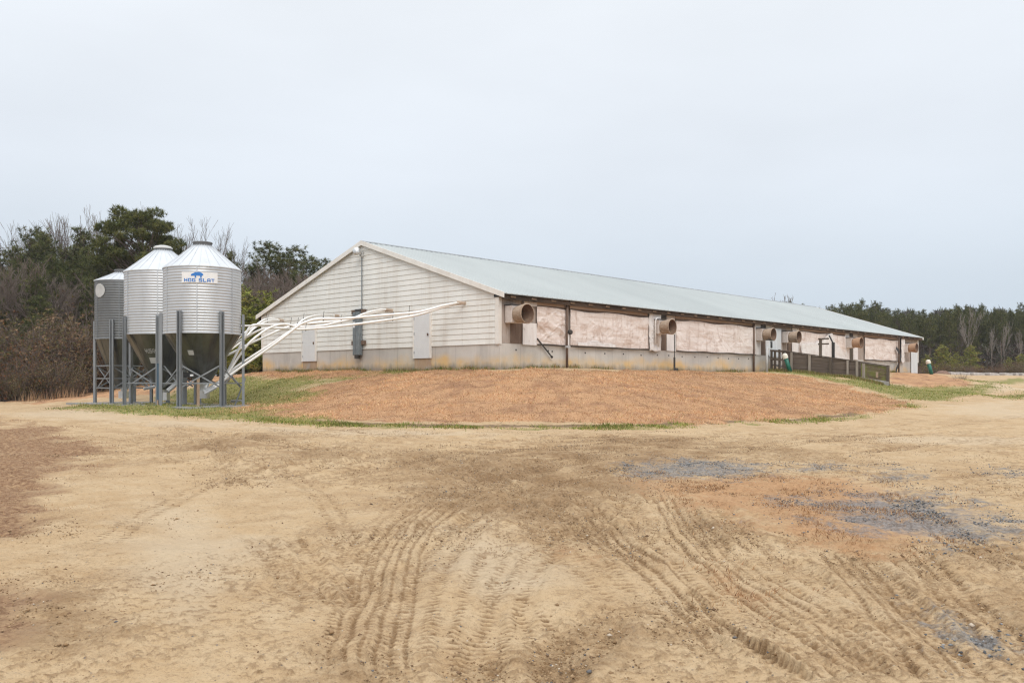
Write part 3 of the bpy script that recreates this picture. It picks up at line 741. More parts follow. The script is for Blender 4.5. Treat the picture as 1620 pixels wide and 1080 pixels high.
    M['plank'] = pmat('dark_chute_plank', (.10, .076, .06), (.19, .15, .12), 3, (.6, .25, 3), .9, spec=.15, bump=.4, c3=(.21, .18, .15), s3=4, lo3=.58, hi3=.76, st3=(1, .3, 3))
    M['moss_plank'] = pmat('mossy_chute_plank', (.13, .09, .066), (.19, .14, .105), 2.5, (.6, .25, 3), .95, spec=.1, bump=.4, c3=(.19, .19, .06), s3=2.2, lo3=.42, hi3=.62)
    M['post'] = pmat('grey_post', (.27, .23, .19), (.37, .325, .275), 5, (1, 1, .2), .9, spec=.15)
    M['dark_post'] = pmat('dark_post', (.10, .08, .062), (.15, .12, .095), 5, (1, 1, .2), .9, spec=.15)
    M['chute_floor'] = pmat('chute_floor', (.33, .31, .29), (.24, .22, .2), 3, rough=.9)
    # bins
    n = NT('galvanised_sheet')
    x = n.sepx(n.tc.outputs['Object'])
    c = n.mix(n.rng(n.noise(1.2, 5, .6, n.coord((1, 1, .4))), .35, .68), (.60, .62, .64), (.50, .52, .54))
    c = n.mix(n.math('MULTIPLY', n.rng(n.noise(3, 5, .65, n.coord((1, 1, .1))), .56, .76), .35), c, (.36, .37, .38))
    n.bump(n.noise(1.6, 3, .5, n.coord((1, 1, .5))), .25, .05)
    M['galv'] = n.fin(c, n.rng(n.noise(3, 3, .6), .3, .7, .42, .55), .7, .5)
    n = NT('dull_galvanised_sheet')  # same sheet darkened for the third bin's shade and the wood it mirrors
    c = n.mix(n.rng(n.noise(1.2, 5, .6, n.coord((1, 1, .4))), .35, .68), (.20, .21, .215), (.15, .158, .162))
    c = n.mix(n.math('MULTIPLY', n.rng(n.noise(3, 5, .65, n.coord((1, 1, .1))), .56, .76), .4), c, (.11, .115, .12))
    M['galv_dull'] = n.fin(c, .55, .6, .4)
    M['bin_roof'] = pmat('bin_roof_sheet', (.66, .69, .72), (.58, .61, .64), 1.5, rough=.45, metal=.3, c3=(.50, .53, .55), s3=4, lo3=.6, hi3=.8)
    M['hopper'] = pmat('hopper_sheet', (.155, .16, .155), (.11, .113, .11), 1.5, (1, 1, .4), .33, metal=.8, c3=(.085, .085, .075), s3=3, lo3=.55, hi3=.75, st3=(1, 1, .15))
    M['leg'] = pmat('leg_steel', (.30, .32, .335), (.235, .25, .265), 3, (1, 1, .2), .5, metal=.6)
    M['leg_blue'] = pmat('blue_leg_steel', (.075, .125, .175), (.10, .155, .205), 3, (1, 1, .2), .55, metal=.2)
    M['collar'] = pmat('lid_ring', (.13, .135, .14), (.19, .195, .2), 4, rough=.5, metal=.5)
    M['lid'] = pmat('lid_plastic', (.50, .50, .49), (.60, .60, .59), 3, rough=.5)
    M['pvc'] = pmat('white_tube', (.90, .90, .88), (.82, .81, .78), 1.5, rough=.38, c3=(.70, .65, .57), s3=2.5, lo3=.64, hi3=.82, spec=.5)
    M['fitting'] = pmat('weathered_fitting', (.44, .34, .265), (.56, .47, .385), 8, rough=.6)
    M['sign_white'] = pmat('sign_white', (.80, .80, .80), (.74, .74, .745), 3, rough=.45)
    M['sign_blue'] = pmat('sign_blue', (.03, .17, .52), (.045, .21, .58), 3, rough=.45)
    M['decal'] = pmat('pale_decal', (.50, .505, .50), (.40, .405, .40), 3, rough=.5)
    M['text_grey'] = pmat('faded_print', (.34, .34, .33), (.42, .42, .41), 3, rough=.6)
    M['green_pipe'] = pmat('green_pipe', (.012, .125, .09), (.02, .16, .115), 3, rough=.4, spec=.5)
    M['cap'] = pmat('cream_cap', (.80, .77, .68), (.74, .70, .6), 3, rough=.5)
    M['block'] = pmat('pale_concrete_block', (.48, .45, .42), (.36, .335, .31), 2, rough=.9, bump=.3)
    M['brush_pile'] = pmat('brown_pile', (.16, .095, .07), (.24, .15, .11), 5, rough=.95, bump=.5, bscale=12)

# ------------------------------------------------------------------ barn
ZS = EYE + 1.48      # top of the concrete
ZE, ZR = EYE + 3.39, EYE + 6.3
OV = .35
SLOPE = (ZR - ZE) / (BW / 2 + OV)
def roof_z(y): return ZE + SLOPE * (min(y, BW - y) + OV)

def build_barn():
    b = thing('hog_barn', 'long low livestock barn with cream lap siding, pale metal roof and curtain sides', 'barn', (C0[0], C0[1], 0), ANG)
    # concrete
    m = MB()
    m.bx(0, BL, 0, .2, .4, ZS); m.bx(0, BL, BW - .2, BW, .4, ZS); m.bx(0, .2, .2, BW - .2, .4, ZS); m.bx(BL - .2, BL, .2, BW - .2, .4, ZS)
    m.build('foundation', MAT['concrete'], b)
    # core behind the cladding
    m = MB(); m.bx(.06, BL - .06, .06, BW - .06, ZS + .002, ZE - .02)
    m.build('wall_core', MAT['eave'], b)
    m = MB(); m.bx(.05, BL - .05, -.002, .05, ZS + .004, ZE + .05); m.build('side_wall', MAT['board'], b)
    m = MB(); m.bx(.05, BL - .05, BW - .05, BW + .002, ZS + .004, ZE + .05); m.build('side_wall', MAT['board'], b)
    # gable siding, each course lapping the one below
    def siding(x0, sg):
        m = MB(); h = .222; z = ZS - .03
        while z < ZR - .12:
            z1 = min(z + h + .012, ZR - .08)
            def lim(zz): return max(0.0, (zz - (ZE - .05)) / SLOPE - OV)
            a0, a1 = lim(z), lim(z1)
            if BW - 2 * a1 < .1: break
            xo, xi, xb = x0 + sg * .040, x0 + sg * .016, x0 - sg * .002
            vs = [(xo, a0, z), (xo, BW - a0, z), (xi, BW - a1, z1), (xi, a1, z1), (xb, a0, z), (xb, BW - a0, z), (xb, BW - a1, z1), (xb, a1, z1)]
            fs = [(0, 1, 2, 3), (4, 5, 1, 0), (7, 6, 5, 4), (0, 3, 7, 4), (1, 5, 6, 2), (3, 2, 6, 7)]
            if sg < 0: fs = [f[::-1] for f in fs]
            m.add(vs, fs); z += h
        return m
    siding(0, -1).build('gable_siding', MAT['siding'], b)
    siding(BL, 1).build('gable_siding', MAT['siding'], b)
    # gable backing
    for x0, x1 in ((.004, .06), (BL - .06, BL - .004)):
        m = MB(); vs = [(x, y, z) for x in (x0, x1) for y, z in ((0.02, ZS), (BW - .02, ZS), (BW - .02, ZE), (BW / 2, ZR - .1), (.02, ZE))]
        m.add(vs, [(4, 3, 2, 1, 0), (5, 6, 7, 8, 9)] + [(i, (i + 1) % 5, 5 + (i + 1) % 5, 5 + i) for i in range(5)])
        m.build('gable_backing', MAT['eave'], b)
    # roof
    for sgn in (0, 1):
        m = MB()
        def P(x, y, dz): return (x, y if not sgn else BW - y, ZE + SLOPE * (y + OV) + dz)
        x0, x1 = -.12, BL + .12
        vs = [P(x0, -OV, 0), P(x1, -OV, 0), P(x1, BW / 2, 0), P(x0, BW / 2, 0), P(x0, -OV, -.03), P(x1, -OV, -.03), P(x1, BW / 2, -.03), P(x0, BW / 2, -.03)]
        fs = [(0, 1, 2, 3), (7, 6, 5, 4), (4, 5, 1, 0), (1, 5, 6, 2), (3, 7, 4, 0)]
        m.add(vs, [f[::-1] for f in fs] if sgn else fs)
        x = x0 + .15
        while x < x1 - .1:
            a, c = P(x, -OV - .004, .0), P(x, BW / 2 - .02, .0)
            w = .028
            q = [P(x - w, -OV - .004, .001), P(x + w, -OV - .004, .001), P(x + w, BW / 2 - .02, .001), P(x - w, BW / 2 - .02, .001),
                 P(x - w * .4, -OV - .004, .026), P(x + w * .4, -OV - .004, .026), P(x + w * .4, BW / 2 - .02, .026), P(x - w * .4, BW / 2 - .02, .026)]
            f2 = [(0, 3, 7, 4), (4, 7, 6, 5), (5, 6, 2, 1), (0, 4, 5, 1)]
            m.add(q, f2 if sgn else [f[::-1] for f in f2]); x += .305
        m.build('roof', MAT['roof'], b)
    m = MB()
    for sg in (-1, 1):
        p = [(x, BW / 2 + sg * y, ZR + z) for x in (-.16, BL + .16) for y, z in ((.004 * sg, .045), (.22, .045 - .22 * SLOPE), (.22, .02 - .22 * SLOPE), (.004 * sg, .02))]
        m.add(p, [(0, 1, 5, 4), (1, 2, 6, 5), (2, 3, 7, 6), (3, 2, 1, 0), (4, 5, 6, 7)])
    k = -.1
    while k < BL:       # ribs showing at the cap's edge
        m.bx(k, k + .1, BW / 2 - .235, BW / 2 - .215, ZR - .075, ZR - .03); k += .305
    m.build('ridge_cap', MAT['ridge'], b)
    # rake boards
    for x in (-.155, BL + .155):
        for sgn in (0, 1):
            m = MB()
            y0, y1 = -OV - .04, BW / 2 - .002
            f = lambda y: (y if not sgn else BW - y)
            zz = lambda y: ZE + SLOPE * (y + OV) + .035
            hh = .21
            vs = [(x + dx, f(y), zz(y) - dz) for dx in (-.022, .022) for y, dz in ((y0, hh), (y1, hh), (y1, 0), (y0, 0))]
            m.add(vs, [(0, 1, 2, 3), (7, 6, 5, 4), (0, 4, 5, 1), (1, 5, 6, 2), (2, 6, 7, 3), (3, 7, 4, 0)])
            m.build('rake_board', MAT['white_trim'], b)
    # eaves: dark fascia deepened to give the shaded underside, rafter ends, soffit shadow board
    for sgn in (0, 1):
        f = (lambda y: y) if not sgn else (lambda y: BW - y)
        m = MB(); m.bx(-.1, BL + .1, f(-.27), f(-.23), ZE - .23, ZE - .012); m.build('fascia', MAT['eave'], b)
        x = .35
        while x < BL and not sgn:
            m = MB(); m.bx(x - .02, x + .26, f(-.305), f(-.272), ZE - .16, ZE - .085); x += 1.22
            m.build('rafter_end', MAT['rafter'], b)
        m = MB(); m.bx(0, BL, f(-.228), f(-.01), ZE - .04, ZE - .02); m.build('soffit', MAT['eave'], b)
    # corner posts
    for x in (-.075, BL - .1):
        m = MB(); m.bx(x, x + .175, -.035, .16, ZS - .04, ZE - .03); m.build('corner_trim', MAT['white_trim'], b)
    m = MB(); m.bx(-.07, .1, BW - .12, BW + .03, ZS - .04, ZE - .03); m.build('corner_trim', MAT['white_trim'], b)
    m = MB(); m.bx(-.1, -.05, -.3, .2, ZE - .14, ZE - .03); m.build('eave_return', MAT['black'], b)
    # doors in the gable
    for a, c, zt in ((657.5, 681.5, EYE + 2.95), (480.8, 500.2, EYE + 2.72)):
        s1, s0 = s_at(a), s_at(c); zb = EYE + .965
        m = MB(); m.bx(-.085, -.055, s0, s1, zb, zt)
        d = m.build('door', MAT['door'], b)
        for z in (zt - .3, (zb + zt) / 2 + .05, zb + .25):
            m = MB(); m.bx(-.095, -.075, s1 - .05, s1 + .03, z - .05, z + .05); m.build('hinge', MAT['grey_paint'], d)
        m = MB(); m.bx(-.125, -.086, s0 + .05, s0 + .11, (zb + zt) / 2 - .06, (zb + zt) / 2 + .05); m.build('handle', MAT['rust'], d)
        m = MB(); m.bx(-.09, -.02, s0 - .09, s0 - .003, zb, zt); m.bx(-.09, -.02, s1 + .003, s1 + .09, zb, zt); m.bx(-.092, -.02, s0 - .09, s1 + .09, zt + .003, zt + .09)
        m.build('door_frame', MAT['white_trim'], d)
        m = MB(); m.bx(-.035, .02, s0 - .03, s1 + .03, 1.4, zb - .004); m.build('door_sill_boards', MAT['wood_new'], b)
    # header board over the curtains and the panels between them
    def sheet(name, mat, t0, t1, z0, z1, d=.02, th=.02):
        m = MB(); m.bx(t0, t1, -d - th, -d, EYE + z0, EYE + z1); return m.build(name, MAT[mat], b)
    for t0, t1 in ((1.3, 4.1), (4.24, 10.0), (12.4, 20.55), (26.1, 33.05), (36.2, 42.9)):
        sheet('header_board', 'header', t0, t1, 3.07, 3.36, .05)
    sheet('wall_panel', 'panel', 1.27, 2.1, 1.45, 2.33, .06); sheet('wall_panel', 'fan_box', 1.3, 2.08, 3.0, 3.34, .09)
    sheet('duct_board', 'duct', .62, 1.26, 1.5, 2.3, .01)  # flat dark sheet, its colour stands in for the shaded duct opening
    for tc in (10.75, 21.0, 33.5):
        sheet('duct_board', 'duct', tc + .3, tc + .9, 1.5, 2.3, .01)
        sheet('duct_board', 'dark', tc + .25, tc + .85, 3.0, 3.3, .02)
        sheet('wall_panel', 'panel', tc + .91, tc + 1.7, 1.47, 2.4, .03)
        sheet('wall_panel', 'panel', tc - .45, tc + .28, 1.47, 3.3, .02)
        sheet('wall_panel', 'fan_box', tc + .91, tc + 1.65, 2.6, 3.3, .02)
    sheet('duct_board', 'duct', 24.65, 25.15, 1.5, 2.25, .01); sheet('wall_panel', 'panel', 25.17, 26.05, 1.47, 2.35, .05); sheet('wall_panel', 'tarp', 25.2, 26.05, 2.9, 3.3, .05)
    sheet('wall_panel', 'tarp', 43.35, 44.0, 1.45, 3.3, .06)
    sheet('loading_door', 'blue_panel', 22.25, 23.75, 1.4, 3.05, .05)
    sheet('end_door', 'blue_panel', 45.55, 46.95, .62, 2.42, .05)
    # tie holes in the concrete
    px = 827
    pos = [.95, 2.9, 3.15, 5.35, 6.75, 8.15, 9.55, 10.9, 11.9, 13.1, 14.3, 15.5, 16.6, 17.7, 18.8, 19.9, 20.6]
    me = None
    for t in pos:
        m = MB(); m.box((0, 0, 0), (.055, .03, .06)); 
        me = me or m.mesh('tie_hole')
        if not me.materials: me.materials.append(MAT['dark'])
        o = bpy.data.objects.new('tie_hole', me); COL.objects.link(o); o.parent = b; o.location = (t, -.004, ZS - .25 + .02 * math.sin(t * 7))
    return b

def grid_sheet(name, mat, parent, t0, t1, z0f, z1f, off, nt, nz, wr=1.0, seed=0):
    """a hanging sheet with folds; z0f / z1f give its lower and upper edge along t"""
    T = np.linspace(t0, t1, nt); V = np.linspace(0, 1, nz)
    tt, vv = np.meshgrid(T, V)
    z0 = np.array([z0f(t) for t in T])[None]; z1 = np.array([z1f(t) for t in T])[None]
    zz = z0 + (z1 - z0) * vv
    wob = (fbm(tt * .8 + seed * 3.1, zz * 1.6, seed, 3) - .5) * .055 - np.abs(fbm(tt * .9 + zz * 1.9 + seed, zz * .8 - tt * .5, seed + 3, 3) - .5) * (.26 if t1 - t0 < 2.5 else .07)
    rc = np.random.default_rng(seed + 500); Lc = t1 - t0; hc = float((z1 - z0).mean()); zc0 = float(z0.mean())
    fold = np.zeros_like(zz)
    for q in range(int(16 * Lc * hc / 1.6 * wr) + 6):      # single creases, each with its own place, slant and length
        x0, zz0 = t0 + rc.uniform(0, Lc), zc0 + hc * rc.uniform(0, 1) ** 1.3
        an = rc.choice([rc.uniform(.25, .9), rc.uniform(-.7, -.2), rc.uniform(-.12, .12)], p=[.42, .28, .30])
        ca, sa = math.cos(an), math.sin(an)
        u = (tt - x0) * ca + (zz - zz0) * sa; v = -(tt - x0) * sa + (zz - zz0) * ca + .05 * np.sin(u * 3 + q)
        fold += rc.choice([1, 1, -1]) * rc.uniform(.006, .030) * (.8 if Lc < 2.5 else .42) * np.exp(-(v / rc.uniform(.025, .06)) ** 2) * np.exp(-(u / rc.uniform(.18, .65)) ** 2)
    amp = np.sin(np.pi * np.clip(vv, .02, .98)) ** .4
    y = -off - (wr * wob * .75 + fold) * amp
    P = np.stack([tt, y, zz], -1).reshape(-1, 3)
    i = np.arange(nz - 1)[:, None] * nt + np.arange(nt - 1)[None]
    Fc = np.stack([i, i + 1, i + nt + 1, i + nt], -1).reshape(-1, 4)
    me = np_mesh(name, P, Fc, smooth=True)
    o = link_mesh(name, me, MAT[mat], parent)
    s = o.modifiers.new('thick', 'SOLIDIFY'); s.thickness = .008; s.offset = 1
    return o

def at_barn(name, label, cat, t, d, e, group=None):
    return thing(name, label, cat, bw(t, d, EYE + e), ANG, group)

def build_side():
    # ventilation curtains
    CU = [(2.12, 4.1, 'short pinkish white curtain between the near corner fan and the rusty winch pole'),
          (4.24, 10.05, 'long rippled pinkish white curtain right after the rusty winch pole, loose along its foot'),
          (12.45, 20.5, 'flat stained white curtain between the second and third fan from the near corner'),
          (26.1, 33.0, 'brown streaked curtain above the loading chute, torn open over its lower half'),
          (36.3, 42.8, 'pinkish white curtain nearest the far corner, beyond the end of the loading chute')]
    for i, (t0, t1, lab) in enumerate(CU):
        k = thing('ventilation_curtain', lab, 'curtain', bw(t0, 0, 0), ANG, 'ventilation curtains along the barn side')
        L = t1 - t0
        grid_sheet('sheet', 'curtain', k, 0, L, lambda t: EYE + 1.50 + .02 * math.sin(t * 2.3 + i), lambda t: EYE + 3.03 + .035 * math.sin(t * 1.7 + i * 2) - .05 * abs(math.sin(t * .9 + i)), .085, int(L * 42) + 2, 64, 1.3 if i < 2 else 1.0, i * 13 + 1)
        m = MB(); m.tube([(0, -.13, EYE + 1.475 - .01 * math.sin(i)), (L, -.13, EYE + 1.475)], .022, 6); m.build('bottom_rod', MAT['dark'], k)
        m = MB(); m.bx(0, L, -.055, -.03, EYE + 3.0, EYE + 3.062); m.build('top_batten', MAT['duct'], k)
        if i == 1:      # the loose foot of this one
            o = grid_sheet('loose_hem', 'tarp', k, .4, 3.1, lambda t: EYE + 1.51, lambda t: EYE + 1.60 + .13 * math.exp(-((t - 1.6) / .8) ** 2) + .03 * math.sin(t * 5), .17, 50, 10, .6, 55)
    # exhaust fans
    FN = [(.58, 2.60, .29, .37, 'cone', 'tan fan cone in a white box beside the near barn corner'),
          (10.75, 2.56, .28, .35, 'cone', 'tan fan cone with dark mouth beside the folded white tarp strip'),
          (21.0, 2.60, .275, .34, 'cone', 'ribbed grey brown fan cone over the grey switch box, before the pale chute door'),
          (24.2, 2.58, .275, .34, 'cone', 'ribbed grey brown fan cone just past the pale chute door'),
          (33.5, 2.54, .275, .34, 'cone_rust', 'orange fan cone above the low end of the loading chute'),
          (44.1, 2.50, .275, .34, 'cone_rust', 'orange fan cone over the pale door at the far corner of the barn')]
    for t, e, r0, r1, mt, lab in FN:
        k = at_barn('exhaust_fan', lab, 'exhaust fan', t, 0, e, 'exhaust fans on the barn side')
        m = MB(); m.bx(-.31, .31, -.40, -.03, -.34, .34); h = m.build('housing', MAT['fan_box'], k)
        bv = h.modifiers.new('b', 'BEVEL'); bv.width = .03; bv.segments = 2
        m = MB(); m.bx(-.33, .33, -.42, -.02, .345, .375); m.build('hood', MAT['dark'], h)
        M = Matrix(((1, 0, 0), (0, 0, -1), (0, 1, 0)))   # lathe axis z -> -y
        m = MB()
        prof = [(r0, .40), (r0 + .012, .46)]
        for q in range(7):
            z = .44 + q * .07; r = r0 + .012 + (r1 - r0) * q / 6.6
            prof += [(r, z), (r + .014, z + .02), (r + .002, z + .045)]
        zt = prof[-1][1]
        prof += [(r1 + .025, zt + .01), (r1 + .025, zt + .04), (r1 - .012, zt + .042)]
        m.lathe(prof, 40, M=M); cn = m.build('cone', MAT[mt], k, True)
        m = MB(); m.lathe([(r1 - .0115, zt + .04), (r0 - .02, .46), (r0 - .02, .41)], 40, M=M); m.build('liner', MAT['liner'], cn, True)  # inner face of the cone, brown with the shade inside put into its colour
        m = MB(); m.lathe([(0.001, .425), (r0 - .03, .425), (r0 - .03, .40)], 24, M=M)
        m.build('back_plate', MAT['dark'], k)
        for q in range(4):
            a = q * math.pi / 2 + t; m = MB()
            ca, sa = math.cos(a), math.sin(a)
            m.add([(ca * .05 - sa * .06, -.45, sa * .05 + ca * .06), (ca * .27 - sa * .10, -.43, sa * .27 + ca * .10), (ca * .27 + sa * .10, -.49, sa * .27 - ca * .10), (ca * .05 + sa * .06, -.47, sa * .05 - ca * .06)], [(0, 1, 2, 3)])
            o = m.build('blade', MAT['duct'], k); sd = o.modifiers.new('t', 'SOLIDIFY'); sd.thickness = .008
        m = MB(); m.lathe([(.001, .40), (.06, .40), (.06, .52), (.001, .53)], 16, M=M); m.build('hub', MAT['dark'], k)
    # folded white strip by the second fan, torn sheets on the fourth curtain
    k = at_barn('tarp_strip', 'dirty white tarp strip folded in a long loop beside the second fan', 'tarp', 10.05, 0, -EYE)
    grid_sheet('strip', 'tarp', k, 0, .95, lambda t: EYE + 1.42 + .03 * math.sin(t * 9), lambda t: EYE + 3.22, .16, 26, 40, 1.2, 71)
    m = MB()
    pts = [(.30, -.26, EYE + 1.75)] + [(.30 + .13 * (1 - math.cos(a)) , -.27, EYE + 2.75 + .22 * math.sin(a)) for a in np.linspace(0, math.pi, 9)] + [(.56, -.26, EYE + 1.62)]
    m.tube(pts, [.035] * len(pts), 6); m.build('loop', MAT['tarp'], k, True)
    m = MB(); m.bx(.36, .50, -.262, -.245, EYE + 1.8, EYE + 2.75); m.build('slit', MAT['board'], k)
    k = at_barn('torn_sheet', 'torn white plastic sheet sagging in a peak over the curtain behind the chute', 'tarp', 26.15, 0, -EYE)
    xs = [0, 2.4, 3.2, 3.9, 4.5, 5.1, 6.2, 6.9]; zs = [2.2, 2.42, 2.6, 3.03, 3.03, 2.4, 1.95, 1.7]
    grid_sheet('sheet', 'tarp', k, 0, 6.9, lambda t: EYE + 1.42, lambda t: EYE + float(np.interp(t, xs, zs)) + .04 * math.sin(t * 6), .2, 120, 26, 1.1, 91)
    k = at_barn('tarp_flap', 'narrow white tarp flap hanging loose near the last pole before the far corner', 'tarp', 43.1, 0, -EYE)
    grid_sheet('flap', 'tarp', k, 0, .7, lambda t: EYE + 1.3 + .5 * abs(t - .3), lambda t: EYE + 3.25, .2, 18, 30, 1.2, 101)
    k = at_barn('black_strap', 'bent black rubber strap hanging in a bow down the far curtain', 'strap', 42.2, .25, -EYE)
    m = MB(); pts = [(-.35, 0, EYE + 2.45), (-.1, -.03, EYE + 2.3), (.35, -.04, EYE + 1.95), (.4, -.03, EYE + 1.6), (.1, 0, EYE + 1.2), (-.25, .02, EYE + .9), (-.3, .02, EYE + .66)]
    for p, q in zip(pts[:-1], pts[1:]): m.bar(p, q, .2, .03, up=(0, 1, 0))
    m.build('strap', MAT['black'], k)
    # winch pole, rods, poles
    t = t_at(897, .16); zg = h1(*bw(t, .16).xy)
    k = thing('winch_pole', 'rusty brown pole with hand winch and white strap standing between two curtains', 'pole', bw(t, .16, zg - .1), ANG)
    hp = EYE + 3.3 - zg + .1
    m = MB(); m.tube([(0, 0, 0), (0, 0, hp)], .055, 10); m.build('pole', MAT['rust'], k, True)
    m = MB(); M = Matrix(((1, 0, 0), (0, 0, -1), (0, 1, 0))); m.lathe([(.001, .05), (.09, .05), (.1, .09), (.05, .1), (.05, .14), (.1, .15), (.09, .19), (.001, .2)], 16, c=(.06, 0, EYE + 2.05 - zg + .1), M=M); m.build('winch', MAT['dark'], k)
    m = MB(); m.bx(-.01, .07, -.075, -.06, EYE + 1.5 - zg + .1, EYE + 2.0 - zg + .1); m.build('strap', MAT['tarp'], k)
    m = MB(); m.box((0, -.04, EYE + 1.44 - zg + .1), (.2, .12, .09)); m.build('clamp', MAT['grey_paint'], k)
    k = at_barn('steel_rod', 'black steel rod leaning against the concrete below the short curtain', 'rod', t_at(850, .1), .1, 1.72)
    p1 = bw(t_at(873, .12), .12, EYE + 1.0) - bw(t_at(850, .1), .1, EYE + 1.72)
    v = Matrix.Rotation(-ANG, 3, 'Z') @ p1
    m = MB(); m.tube([(0, 0, 0), v], .03, 8); m.tube([v * .97, v * 1.03], .05, 8); m.build('rod', MAT['dark'], k)
    def pole(name, lab, px, d, e1, r, mat, foot=False, tdir=0):
        t = t_at(px, d); p = bw(t, d); zg = h1(p.x, p.y)
        k = thing(name, lab, 'pole', (p.x, p.y, zg - .08), ANG)
        m = MB(); m.tube([(0, 0, 0), (0, 0, EYE + e1 - zg + .08)], r, 8); m.build('pole', MAT[mat], k, True)
        if foot:
            m = MB(); m.tube([(0, 0, 0), (0, 0, .75)], r * 2.2, 8); m.box((.12, 0, .18), (.22, .12, .12)); m.build('foot_sleeve', MAT['dark'], k)
    pole('thin_pole', 'thin dark pole with thick sleeved foot standing beside the second fan', 1067, .45, 2.25, .022, 'dark', True)
    pole('timber_pole', 'dark brown pole at the far edge of the flat stained curtain', 1192.5, .12, 3.3, .06, 'rust')
    pole('rusty_pole', 'rusty brown pole with winch beside the bowed black strap near the far corner', 1422, .25, 3.2, .06, 'rust')
    pole('grey_post', 'pale grey post below the switch box at the head of the chute', 1213.3, .9, 1.95, .07, 'grey_paint')
    t = t_at(1216.5, .8)
    k = at_barn('switch_box', 'pale grey switch box with black front on a post beside the chute head', 'switch box', t, .8, 2.05)
    m = MB(); m.bx(-.2, .2, -.1, .1, -.27, .2); o = m.build('case', MAT['blue_panel'], k)
    m = MB(); m.bx(-.02, .16, -.13, -.102, -.2, .14); m.build('front_plate', MAT['black'], k)
    m = MB(); m.bx(-.12, .22, -.16, .12, .205, .24); m.build('lid', MAT['dark'], k)
    # green vent pipes with cream caps
    def vent(lab, px, py, Y, L, r, lean):
        q = G(px, py) if px > 1400 else np.array(bw(21.45, 1.75).xy); p = Vector((q[0], q[1], 0)); zg = h1(p.x, p.y); L = L * q[1] + .1; lean *= q[1] / Y; r *= q[1] / Y
        k = thing('vent_pipe', lab, 'vent pipe', (p.x, p.y, zg - .1), 0, 'green pump out pipes beside the barn')
        top = Vector((-lean, 0, L))
        m = MB(); m.tube([(0, 0, 0), top * .55, top], r, 16); m.build('pipe', MAT['green_pipe'], k, True)
        q = top.normalized(); M = Vector((0, 0, 1)).rotation_difference(q).to_matrix()
        m = MB(); m.lathe([(r * 1.25, -.02), (r * 1.3, .1), (r * 1.2, .2), (r * .7, .26), (.001, .28)], 18, c=top * .97, M=M); m.build('cap', MAT['cap'], k, True)
    vent('leaning green pipe with cream cap in the shade of the chute wall', 1250.5, 586, 44.6, .0168, .105, .28)
    vent('leaning green pipe with cream cap standing alone past the far corner of the barn', 1474.5, 592.5, 66, .0133, .135, .27)

def build_gable_fittings():
    # vertical grey cable box with conduit to the gable lamp
    s = s_at(567.5, .1)
    k = thing('cable_box', 'tall narrow grey metal cable box on brown blocks in the middle of the gable', 'cable box', gw(s, .05, EYE), ANG)
    m = MB(); m.bx(-.22, -.02, -.235, .235, 1.18, 3.12); o = m.build('case', MAT['box_grey'], k); bv = o.modifiers.new('b', 'BEVEL'); bv.width = .015
    m = MB(); m.bx(-.235, -.222, .02, .05, 1.2, 3.1); m.build('cover_seam', MAT['leg'], k)
    for z in (3.13, 1.72):
        for y in (-.36, .36):
            m = MB(); m.bx(-.10, -.001, y - .12, y + .12, z - .07, z + .11); m.build('mounting_block', MAT['duct'], k)
    m = MB(); m.bx(-.10, -.001, -.23, .23, 3.125, 3.26); m.build('top_block', MAT['dark'], k)
    m = MB(); m.bx(-.228, -.2205, .02, .19, 2.42, 2.68); m.build('sticker', MAT['sign_white'], k)
    m = MB(); m.bx(-.2, -.04, -.12, .12, 1.02, 1.175); m.build('junction', MAT['dark'], k)
    m = MB(); m.tube([(-.03, -.20, 3.26), (-.03, -.20, 5.6)], .024, 8); m.build('conduit', MAT['box_grey'], k)
    s = s_at(569.5, .2)
    k = thing('gable_lamp', 'small silver floodlight mounted high under the barn gable peak', 'lamp', gw(s, .05, EYE + 5.72), ANG)
    m = MB(); m.bx(-.12, 0, -.07, .07, -.1, .12); m.build('bracket', MAT['grey_paint'], k)
    m = MB(); m.tube([(-.1, 0, .05), (-.3, 0, .12)], .04, 8); m.build('arm', MAT['lamp_metal'], k)
    m = MB(); M = Matrix.Rotation(R(-18), 3, 'Y'); m.lathe([(.001, .18), (.1, .17), (.16, .1), (.19, -.02), (.19, -.06)], 20, c=(-.33, 0, .1), M=M); m.build('shade', MAT['lamp_metal'], k, True)
    m = MB(); m.lathe([(.18, -.05), (.15, -.14), (.001, -.17)], 20, c=(-.33, 0, .1), M=M); m.build('lens', MAT['lamp_glass'], k, True)

